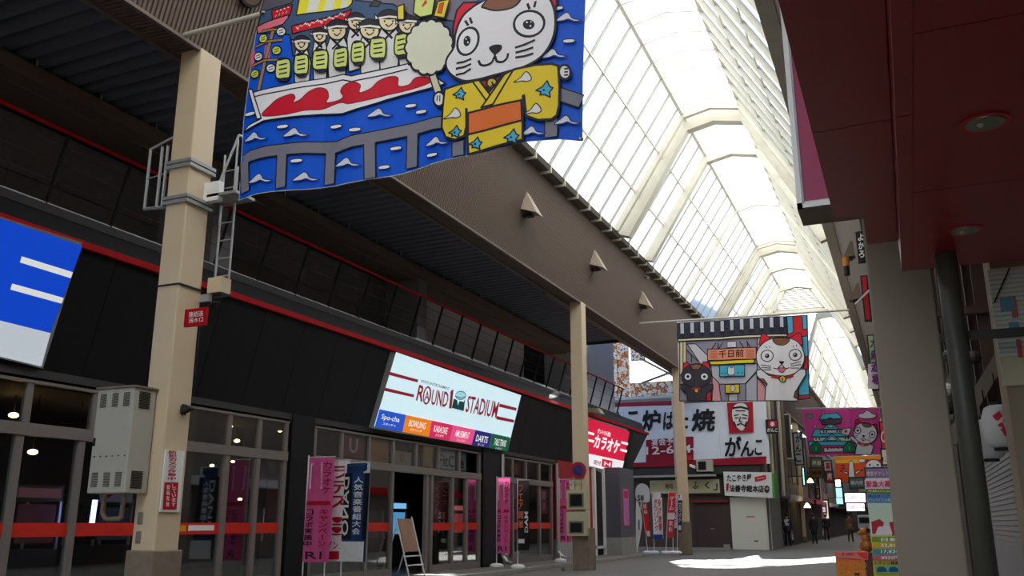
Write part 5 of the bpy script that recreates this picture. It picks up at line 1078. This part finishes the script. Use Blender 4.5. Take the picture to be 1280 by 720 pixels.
# house reflection on the pillar face, put in as solid coloured panels
t = thing('reflection_panel', 'pale ribbed panel standing for a house reflected in the pillar, with blue and salmon patches at the right edge above the lanterns', 'wall panel', (px, 7.56, 2.2)); Y = 7.56; X0_ = aY(1240, 380, Y).x
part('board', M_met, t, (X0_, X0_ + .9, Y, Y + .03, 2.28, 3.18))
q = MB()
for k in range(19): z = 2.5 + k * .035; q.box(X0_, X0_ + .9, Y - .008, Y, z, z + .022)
q.build('reflected_board', M_lgrey, t)
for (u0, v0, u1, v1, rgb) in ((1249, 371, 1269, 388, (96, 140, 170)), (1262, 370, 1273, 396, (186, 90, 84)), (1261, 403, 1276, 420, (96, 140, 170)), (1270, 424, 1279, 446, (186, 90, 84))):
    a = aY(u0, v0, Y - .03); b = aY(u1, v1, Y - .03); part('reflected_patch', pr(rgb), t, (a.x, b.x, Y - .02 - random.random() * .01, Y - .008, b.z, a.z))
q = MB(); q.bar(aY(1262, 335, Y - .04), aY(1243, 378, Y - .04), .012, .012); q.build('stay_wire', M_black, t)
# signs on the right fascia, seen between canopy and column
def fsign(u0, v0, u1, v1, Y, rgb, label, art=None, d=.12, frame=M_black, emit=0.):
    p = planeY(Y); a = p(u0, v0); b = p(u1, v1); t = thing('projecting_sign', label, 'sign', ((a.x + b.x) / 2, Y, b.z)); k = .03 * Y / 20
    part('sign_frame', frame, t, (a.x - k, b.x + k, Y + .01, Y + d, b.z - k, a.z + k)); part('sign_face', pr(rgb, emit), t, (a.x, b.x, Y, Y + .02, b.z, a.z))
    if art: A = Art(p, (0, -1, 0), lift=.006 * Y / 20, eps=.0001 * Y, emit=emit); art(A, u0, v0, u1, v1); A.build('lettering', kid(t, 'sign_face'))
    zz = (a.z + b.z) / 2
    if (a.x + b.x) / 2 > -2.6: part('bracket', M_dark2, t, (b.x, max(b.x + .3, .45), Y + .03, Y + .08, zz, zz + .05))
    else: part('bracket', M_dark2, t, (min(a.x - .3, -6.7), a.x, Y + .03, Y + .08, zz, zz + .05))
    return t
fsign(1071, 291, 1080, 325, 15, (24, 24, 28), 'black vertical sign with white brush strokes under the red canopy corner', lambda A, a, b, c, d: A.vtext('よかろ', a + 1, b + 1, c - 1, d - 1, WHT, .06, 2))
t = fsign(1077, 346, 1088, 399, 17, (190, 24, 40), 'tall crimson projecting sign beside the wide column')
q = MB(); c = aY(1083, 372, 16.9); q.bar((c.x - .2, 16.9, c.z - .1), (c.x + .2, 16.9, c.z + .25), .03, .03, up=(0, 1, 0)); q.build('stay_rod', M_alu, t)
fsign(1085, 420, 1098, 486, 22, (150, 190, 130), 'green and purple vertical sign beside the wide column', lambda A, a, b, c, d: (A.poly([(a, 455), (c, 455), (c, d), (a, d)], (220, 200, 214)), A.vtext('大衆酒場', a + 2, b + 2, c - 2, d - 3, (110, 40, 120), .05, 3)))
fsign(1100, 528, 1112, 560, 40, (206, 40, 60), 'red sign with a pale ring behind the pink banner edge', lambda A, a, b, c, d: (A.ell(1105, 546, 4, 7, (230, 200, 200)), A.ell(1105, 546, 2.5, 5, (206, 40, 60))))
fsign(1102, 562, 1114, 580, 41, (220, 214, 206), 'white sign with dark figures below the red ringed one', lambda A, a, b, c, d: A.text('1.4', (a + 1, d - 3), (c - 1, d - 3), (a + 1, b + 9), (60, 40, 40), .03))
# triangular brackets on right fascia
def rb2(u, v, Y, label):
    c = aY(u, v, Y); t = thing('fascia_light', label, 'lamp', tuple(c), 0, 'hooded lamps on the beige fascia'); s = Y / 1125
    q = MB(); q.hexa([(c.x, c.y, c.z - 6 * s), (c.x - 14 * s, c.y, c.z - 8 * s), (c.x - 14 * s, c.y + .3, c.z - 8 * s), (c.x, c.y + .3, c.z - 6 * s), (c.x - 1 * s, c.y, c.z + 12 * s), (c.x - 4 * s, c.y, c.z + 12 * s), (c.x - 4 * s, c.y + .2, c.z + 12 * s), (c.x - 1 * s, c.y + .2, c.z + 12 * s)]); q.build('hood', M_fascia, t); part('lens', M_dark, t, (c.x - 10 * s, c.x - 3 * s, c.y + .05, c.y + .25, c.z - 9 * s, c.z - 6.5 * s))
rb2(1068, 313, 20, 'pale lamp hood on the right fascia, nearest the canopy'); rb2(1076, 366, 25.6, 'pale lamp hood on the right fascia behind the crimson sign')
t = thing('caution_lamp', 'small amber and black lamp hanging on the right fascia', 'lamp', tuple(aY(1058, 333, 20))); c = t.location
q = MB(); q.tube(c, c + Vector((0, 0, .2)), .07, 8); q.build('amber_lens', pr((196, 130, 40)), t); q = MB(); q.tube(c - Vector((0, 0, .2)), c, .06, 8); q.build('lamp_body', M_black, t)
# poster stands at right
def board(u0, v0, u1, v1, Y, label, art, tilt=0, rgb=(226, 222, 210), name='standing_poster', z0=None):
    p = planeY(Y); a = p(u0, v0); b = p(u1, v1); t = thing(name, label, 'poster', ((a.x + b.x) / 2, Y, 0)); zb = .05 if z0 is None else z0
    part('board', pr(rgb), t, (a.x, b.x, Y, Y + .05, zb + .1, a.z)); part('stand_leg', M_alu, t, (a.x + .03, a.x + .06, Y + .05, Y + .09, 0, a.z - .1), (b.x - .06, b.x - .03, Y + .05, Y + .09, 0, a.z - .1))
    part('foot', M_black, t, (a.x, b.x, Y - .05, Y + .3, 0, .03)); A = Art(p, (0, -1, 0), lift=.004, eps=.0012); art(A); A.build('print', kid(t, 'board')); return t
def art1(A):
    A.at(1040, 590, 5.54); A.poly([(225, 55), (430, 55), (430, 118), (228, 118)], (226, 200, 214)); A.text('緊急大募集', (235, 108), (450, 104), (235, 62), (214, 30, 90), .03)
    A.poly([(235, 118), (430, 118), (430, 148), (238, 146)], (70, 110, 60)); A.text('月給250,000', (245, 142), (425, 142), (245, 124), (240, 230, 90), .02)
    A.poly([(240, 150), (440, 150), (445, 215), (250, 215)], (92, 140, 180)); A.text('本日オープン', (250, 178), (430, 178), (250, 156), (40, 60, 140), .02); A.text('アルバイト大募集', (250, 206), (430, 206), (250, 184), (200, 215, 235), .02)
    A.poly([(250, 215), (450, 215), (465, 440), (272, 440)], (196, 214, 196)); A.poly([(272, 345), (330, 325), (360, 350), (350, 420), (280, 430)], (176, 40, 52)); A.poly([(395, 350), (455, 335), (465, 520), (430, 500)], (176, 40, 52)); A.poly([(320, 380), (400, 370), (420, 430), (300, 435)], (226, 214, 214))
    A.poly([(272, 440), (465, 440), (480, 720), (290, 720)], (206, 196, 60)); 
    for k, (c, s, k2) in enumerate((((120, 150, 60), '日給', (240, 240, 240)), ((206, 170, 60), '52,813', (240, 240, 240)), ((70, 150, 140), '17,830', (240, 240, 240)), ((190, 110, 120), '¥920円', (240, 240, 240)))):
        y = 448 + k * 42; A.poly([(276 + k * 2, y), (470, y), (472, y + 38), (278 + k * 2, y + 38)], c); A.text(s, (340, y + 32), (465, y + 32), (340, y + 6), k2, .04)
    A.text('スタッフ募集', (290, 640), (465, 640), (290, 618), (40, 60, 50), .02); A.poly([(300, 648), (475, 648), (478, 700), (304, 700)], (120, 180, 170))
    for k in range(2): A.poly([(312 + k * 82, 672), (325 + k * 82, 655), (360 + k * 82, 655), (375 + k * 82, 668), (385 + k * 82, 690), (315 + k * 82, 690)], (30, 90, 110))
board(1081.5, 598, 1126, 735, 12.2, 'tall colourful recruitment poster board left of the wide column', art1)
def art2(A):
    A.at(1040, 590, 5.54); A.poly([(28, 550), (250, 550), (250, 608), (28, 603)], (232, 120, 110)); A.poly([(165, 556), (245, 556), (248, 612), (200, 590)], (224, 60, 30)); A.text('1・2F OPEN', (36, 578), (150, 578), (36, 560), (110, 40, 80), .02)
    A.line([(36, 596), (200, 606)], .008, (150, 50, 50)); A.text('CD・DVD', (40, 668), (240, 668), (40, 622), (206, 150, 60), .05); A.text('GAME', (40, 722), (240, 722), (40, 680), (220, 150, 50), .05)
board(1043.5, 689, 1086, 760, 11.4, 'low orange sign board with yellow lettering at the bottom right', art2, rgb=(226, 118, 46), name='orange_board')
# statue
t = thing('dog_statue', 'glossy brown seated guardian figure on a dark plinth beside the poster board', 'statue', tuple(aY(1078, 690, 14.5)))
c = t.location; M_bz = mat('brown_glazed_figure', (170, 96, 44), .35, var=.3, scale=12); part('plinth', mat('dark_red_plinth', (84, 40, 30), .5), t, (c.x - .17, c.x + .25, 14.3, 14.75, 0, c.z), bevel=.01)
b_ = c + Vector((.06, 0, 0)); bm = bmesh.new()
def blob(p, r, s=(1, 1, 1)):
    p = b_ + (Vector(p) - b_) * .66; r *= .66; m_ = Matrix.Translation(Vector(p) - c) @ Matrix.Diagonal((*s, 1)); bmesh.ops.create_uvsphere(bm, u_segments=14, v_segments=9, radius=r, matrix=m_)
b_ = c + Vector((.06, 0, 0)); blob(b_ + Vector((.03, 0, .13)), .12, (1, 1, 1.1)); blob(b_ + Vector((.0, 0, .28)), .10, (1, .9, 1.3)); blob(b_ + Vector((-.03, 0, .43)), .09); blob(b_ + Vector((-.11, 0, .41)), .045); blob(b_ + Vector((-.1, -.06, .12)), .04, (1, 1, 2.6)); blob(b_ + Vector((-.1, .06, .12)), .04, (1, 1, 2.6)); blob(b_ + Vector((.03, -.06, .5)), .035, (1, .6, 1.4)); blob(b_ + Vector((.03, .06, .5)), .035, (1, .6, 1.4)); blob(b_ + Vector((-.13, -.06, .03)), .05, (1.3, 1, .6)); blob(b_ + Vector((-.13, .06, .03)), .05, (1.3, 1, .6)); blob(b_ + Vector((.14, 0, .12)), .04, (1, 1, 2))
me = bpy.data.meshes.new('figure'); bm.to_mesh(me); bm.free(); me.materials.append(M_bz); o = bpy.data.objects.new('figure', me); COL.objects.link(o); o.parent = t
for p in me.polygons: p.use_smooth = True
rm = o.modifiers.new('remesh', 'REMESH'); rm.mode = 'VOXEL'; rm.voxel_size = .01; rm.use_smooth_shade = True
# ------------------------------------------------------------------ far street, left side
def vsign(u0, v0, u1, v1, Y, rgb, label, texts='', tc=(30, 30, 36), emit=0., name='projecting_sign', frame=M_dark2):
    def art(A, a, b, c, d):
        if texts:
            if (d - b) > (c - a) * 1.3: A.vtext(texts, a + (c - a) * .2, b + 1, c - (c - a) * .2, d - 1, tc, .04)
            else: A.text(texts, (a + 1, d - (d - b) * .25), (c - 1, d - (d - b) * .25), (a + 1, b + (d - b) * .25), tc, .04)
    t = fsign(u0, v0, u1, v1, Y, rgb, label, art, frame=frame, emit=emit); return t
vsign(992, 542, 1004, 580, 58, (206, 200, 190), 'pale vertical sign with black brush characters beyond the blade sign', 'がんこ')
vsign(980, 519, 990, 572, 53, (52, 50, 52), 'dark narrow window like sign in a pale frame beyond the cream column', frame=M_met)
vsign(1003, 585, 1006, 606, 57, (130, 206, 220), 'thin turquoise light strip sign on the left row', emit=.8)
vsign(1013, 586, 1028, 596, 70, (120, 78, 56), 'brown wooden sign board under the pink banner', '酒場', (60, 30, 20))
vsign(1014, 573, 1027, 584, 72, (110, 110, 84), 'olive sign box just under the pink banner left corner', '弁当', (220, 216, 190))
vsign(1019, 597, 1024, 622, 74, (216, 200, 170), 'cream hanging sign with dark squares', '居酒', (60, 50, 40))
vsign(1030, 577, 1040, 600, 76, (206, 204, 206), 'white and red sign cluster at the middle of the street', '薬局', (190, 30, 40))
vsign(1033, 590, 1041, 602, 70, (190, 40, 44), 'small red sign next to the white cluster', '肉', WHT)
vsign(1016, 625, 1024, 636, 78, (60, 90, 150), 'small blue sign above the far pedestrians', 'P', WHT)
vsign(1017, 634, 1032, 640, 79, (214, 190, 214), 'pale pink low sign above the far pedestrians', 'カフェ', (150, 40, 90), .3)
vsign(1026, 626, 1036, 648, 80, (220, 214, 190), 'cream lit sign at the end of the left row', '寿司', (90, 50, 40), .3)
vsign(1056, 617, 1082, 627.5, 84, (252, 232, 232), 'bright white and red lit sign over the man in the brown coat', 'SALE', (214, 40, 50), 1.6)
vsign(1058, 629, 1081, 638.5, 84.5, (252, 206, 220), 'bright pink lit sign just above the man in the brown coat', 'OPEN', (206, 40, 90), 1.3)
vsign(1040, 606, 1054, 630, 96, (150, 200, 210), 'distant pale blue lit sign in the middle of the street', '', emit=.5)
vsign(1044, 600, 1051, 608, 90, (214, 240, 246), 'tiny bright bluish lamp sign under the orange banner', '', emit=1.5)
vsign(1062, 598, 1080, 609, 88, (90, 110, 110), 'grey green sign under the orange banner', '案内所', (210, 220, 210))
vsign(1082, 586, 1112, 598, 13.2 if 0 else 30, (146, 120, 160), 'violet strip sign above the recruitment poster', '格安チケット', (226, 200, 220))
tq = thing('footpath_sign', 'blue round footpath sign on the far cream column', 'sign', tuple(aY(979.5, 614, 50.8))); c = tq.location; q = MB(); n = 22
q.add([(c.x + .36 * math.cos(i * 2 * math.pi / n), 50.8, c.z + .36 * math.sin(i * 2 * math.pi / n)) for i in range(n)] + [(c.x + .36 * math.cos(i * 2 * math.pi / n), 50.83, c.z + .36 * math.sin(i * 2 * math.pi / n)) for i in range(n)], [tuple(range(n)), tuple(range(n, 2 * n))[::-1]] + [(i, (i + 1) % n, n + (i + 1) % n, n + i) for i in range(n)]); q.build('disc', pr((40, 110, 176)), tq)
A = Art(planeY(50.8), (0, -1, 0), lift=.01, eps=.002); A.ell(977.6, 609.5, 1.2, 1.3, WHT); A.poly([(976, 611.5), (979.5, 611.5), (979, 618.5), (976.5, 618.5)], WHT); A.ell(981.6, 612, 1, 1.1, WHT); A.poly([(980.5, 612.8), (983, 612.8), (982.6, 618.5), (980.8, 618.5)], WHT); A.build('print', tq)
sh = struct('wall_left_far')
for i, (y0, y1, x, h, c) in enumerate(((51.8, 56.5, -6.75, 6.8, (120, 92, 78)), (56.7, 62, -6.6, 7.2, (84, 80, 84)), (62.2, 70, -6.7, 6.6, (140, 120, 104)), (70.2, 80, -6.6, 7.4, (96, 84, 84)), (80, 92, -6.5, 7, (130, 116, 110)), (92, 120, -6.6, 7.4, (100, 96, 100)))):
    part('shop_front', mat('far_front_%d' % i, c, .7, var=.25, scale=2), sh, (-9, x, y0, y1, 0, h)); part('shop_opening', M_int, sh, (x - .02, x + .03, y0 + .5, y1 - .5, .1, 2.5)); part('shop_awning', (M_red, M_lgrey, M_wood)[i % 3], sh, (x, x + .35, y0 + .3, y1 - .3, 2.6, 2.9))
    for k in range(2): part('upper_window', M_dark2, sh, (x, x + .04, y0 + .8 + k * 2, y0 + 2.2 + k * 2, 3.7, 5.2))
er = struct('wall_right_far')
for i, (y0, y1, x, h, c) in enumerate(((24, 34, -.1, 7.4, (110, 100, 96)), (34, 46, .1, 7.4, (130, 120, 110)), (52, 66, -.3, 7.4, (120, 100, 96)), (66, 82, -.4, 7.2, (96, 90, 96)), (82, 110, -.3, 7.4, (120, 110, 104)))):
    part('shop_front', mat('far_front_r%d' % i, c, .7, var=.25, scale=2), er, (x + .5, x + 3, y0, y1, 0, h)); part('shop_awning', (M_lgrey, M_red, M_wood)[i % 3], er, (x, x + .5, y0 + .3, y1 - .3, 2.6, 2.9))
part('distant_block', M_concrete, er, (-12, 6, 150, 152, 0, 12)); part('distant_block', M_dark2, er, (-6.4, -3.8, 128, 129, 0, 3.2))
t = thing('parked_van', 'pale boxy van far down the street between the walkers', 'van', (-4.6, 112, 0)); part('van_body', M_lgrey, t, (-5.6, -3.9, 111, 115, .4, 2.1), bevel=.12); part('windscreen', M_black, t, (-5.4, -4.1, 110.96, 111.05, 1.25, 1.85)); part('bumper', M_dark, t, (-5.6, -3.9, 110.9, 111.1, .4, .65))
for x in (-5.35, -4.15): q = MB(); q.tube((x - .1, 111.8, .33), (x + .1, 111.8, .33), .33, 14); q.build('wheel', M_black, t)
for (u, v, Y, lb) in ((1012.8, 601, 62, 'warm lit lamp on the distant cream column'), (1009, 632, 60, 'warm lit lamp at a shop front on the left row')):
    t = thing('wall_lamp', lb, 'lamp', tuple(aY(u, v, Y))); c = t.location; q = MB(); q.lathe(c, [(.2, -.12), (.16, 0), (.05, .15)], 10); q.build('shade', pr((255, 214, 130), 4.0), t); q = MB(); q.tube(c + Vector((0, 0, .15)), c + Vector((-.3, 0, .3)), .02); q.build('arm', M_black, t)
# ------------------------------------------------------------------ people
M_skin = mat('skin', (206, 160, 130), .55, var=.05); M_hair = mat('black_hair', (26, 22, 22), .5); M_shoe = mat('black_leather_shoe', (24, 22, 22), .35)
def person(x, y, rz, label, coat, trouser, shirt, stride=.28, front=False, bag=None, h=1.7, coatlen=.86):
    t = thing('person', label, 'person', (x, y, 0), rz); s = h / 1.7
    J = {'pel': (0, 0, .93), 'sp': (0, -.0, 1.12), 'ch': (0, .01, 1.33), 'nk': (0, 0, 1.46), 'hd0': (0, -.015, 1.53), 'hd': (0, -.02, 1.62),
         'sl': (-.17, 0, 1.39), 'el': (-.22, .05, 1.13), 'wl': (-.2, -.08, .9), 'sr': (.17, 0, 1.39), 'er': (.22, .02, 1.13), 'wr': (.22, .06, .89),
         'hl': (-.09, 0, .9), 'kl': (-.1, -stride * .45, .5), 'al': (-.1, -stride * .55, .09), 'tl': (-.11, -stride * .55 - .17, .04),
         'hr': (.09, 0, .9), 'kr': (.1, stride * .2, .5), 'ar': (.1, stride * .85, .13), 'tr': (.11, stride * .85 - .15, .05)}
    R = {'pel': .15, 'sp': .135, 'ch': .155, 'nk': .055, 'hd0': .075, 'hd': .1, 'sl': .075, 'el': .052, 'wl': .038, 'sr': .075, 'er': .052, 'wr': .038, 'hl': .095, 'kl': .065, 'al': .05, 'tl': .04, 'hr': .095, 'kr': .065, 'ar': .05, 'tr': .04}
    E_ = [('pel', 'sp'), ('sp', 'ch'), ('ch', 'nk'), ('nk', 'hd0'), ('hd0', 'hd'), ('ch', 'sl'), ('sl', 'el'), ('el', 'wl'), ('ch', 'sr'), ('sr', 'er'), ('er', 'wr'), ('pel', 'hl'), ('hl', 'kl'), ('kl', 'al'), ('al', 'tl'), ('pel', 'hr'), ('hr', 'kr'), ('kr', 'ar'), ('ar', 'tr')]
    for sd, w_ in (('l', 'wl'), ('r', 'wr')):
        b = J[w_]
        for k in range(4):
            a_ = 'f%s%d' % (sd, k); c_ = a_ + 'e'; J[a_] = (b[0] + (k - 1.5) * .004, b[1] - .012 + (k - 1.5) * .019, b[2] - .085); J[c_] = (b[0] + (.012 if sd == 'l' else -.012), b[1] - .018 + (k - 1.5) * .02, b[2] - .15 - (.012 if k in (1, 2) else 0)); R[a_] = .011; R[c_] = .008; E_ += [(w_, a_), (a_, c_)]
        J['t' + sd + 'h'] = (b[0] + (.01 if sd == 'l' else -.01), b[1] - .05, b[2] - .06); R['t' + sd + 'h'] = .011; E_.append((w_, 't' + sd + 'h'))
    K = list(J); me = bpy.data.meshes.new('body'); me.from_pydata([Vector(J[k]) * s for k in K], [(K.index(a), K.index(b)) for a, b in E_], [])
    o = bpy.data.objects.new('tmp', me); COL.objects.link(o); m1 = o.modifiers.new('s', 'SKIN'); o.modifiers.new('d', 'SUBSURF').levels = 1
    for i, k in enumerate(K): v = me.skin_vertices[0].data[i]; v.radius = (R[k] * s, R[k] * s * (.75 if k in ('pel', 'sp', 'ch') else 1)); v.use_root = (k == 'pel')
    bpy.context.view_layer.update(); m2 = bpy.data.meshes.new_from_object(o.evaluated_get(bpy.context.evaluated_depsgraph_get())); bpy.data.objects.remove(o)
    for m in (M_skin, coat, trouser, M_shoe, shirt): m2.materials.append(m)
    for p in m2.polygons:
        c = p.center / s; p.use_smooth = True
        if c.z > 1.47: i = 0
        elif abs(c.x) > .15 and c.z < .87: i = 0
        elif c.z > coatlen: i = 4 if (front and abs(c.x) < .085 and c.y < -.03 and c.z > .95) else 1
        elif c.z > .11: i = 2
        else: i = 3
        p.material_index = i
    b = bpy.data.objects.new('body', m2); COL.objects.link(b); b.parent = t
    q = MB(); q.ball((0, .03 * s, 1.69 * s), .102 * s, .105 * s, .09 * s, 14); hr = q.build('hair', M_hair, None, smooth=True); hr.parent = t
    q = MB()
    z0 = (coatlen - .04) * s; q.lathe((0, 0, 0), [(.2 * s, z0), (.185 * s, z0 + .12), (.16 * s, 1.12 * s)], 14); ct = q.build('coat_skirt', coat, None, smooth=True); ct.parent = t; ct.scale = (1, .72, 1)
    q = MB()
    q.hexa([(-.012, -.118, 1.6), (.012, -.118, 1.6), (.01, -.095, 1.6), (-.01, -.095, 1.6), (-.006, -.112, 1.64), (.006, -.112, 1.64), (.006, -.1, 1.64), (-.006, -.1, 1.64)]); n_ = q.build('nose', M_skin, None); n_.parent = t
    q = MB()
    for x_ in (-.035, .035): q.ball((x_, -.108, 1.635), .011, .008, .007, 8)
    q.box(-.02, .02, -.112, -.1, 1.572, 1.578); ey = q.build('eyes_and_mouth', M_hair, None); ey.parent = t
    q = MB()
    for x_ in (-.1, .1): q.ball((x_, .0, 1.625), .012, .02, .03, 8)
    er_ = q.build('ears', M_skin, None); er_.parent = t
    for o_ in (n_, ey, er_): o_.scale = (s, s, s)
    if bag:
        g = tag(MB().hexa([(-.03, -.14, 0), (.03, -.14, 0), (.03, .14, 0), (-.03, .14, 0), (-.02, -.12, .3), (.02, -.12, .3), (.02, .12, .3), (-.02, .12, .3)]).tube((0, -.06, .3), (0, 0, .4), .006, 5).tube((0, .06, .3), (0, 0, .4), .006, 5).build('carrier_bag', bag[0], None), bag[1], 'bag'); c, s_ = math.cos(rz), math.sin(rz); g.location = (x + .24 * c - .06 * s_, y + .24 * s_ + .06 * c, .38); g.rotation_euler = (0, 0, rz)
    return t
M_suit = mat('black_suit_wool', (44, 44, 52), .8); M_navy = mat('navy_trouser_wool', (40, 42, 52), .8); M_shirt = mat('white_shirt', (220, 222, 226), .7); M_olive = mat('olive_brown_coat', (116, 92, 66), .8); M_brn = mat('brown_trousers', (92, 74, 62), .8)
pp = aZ(986, 683.5); person(pp.x, pp.y, 0, 'man in dark open jacket and white shirt walking towards the viewer by the cream column', M_suit, M_navy, M_shirt, .22, True, bag=(M_lgrey, 'pale carrier bag held by the man in the white shirt'), h=1.72, coatlen=.8)
pp = aZ(1019, 681); person(pp.x, pp.y, math.pi, 'man in a long black coat walking away, left of the two in black', M_suit, M_suit, M_suit, .15, h=1.74, coatlen=.66)
pp = aZ(1034, 676.5); person(pp.x, pp.y, math.pi, 'slim man in a black suit walking away with a white bag', M_suit, M_suit, M_suit, .2, bag=(M_white, 'white carrier bag held by the slim man in black'), h=1.8)
pp = aZ(1064, 678); person(pp.x, pp.y, math.pi, 'man in an olive brown coat walking away beside the statue', M_olive, M_brn, M_olive, .3, h=1.85, coatlen=.75)
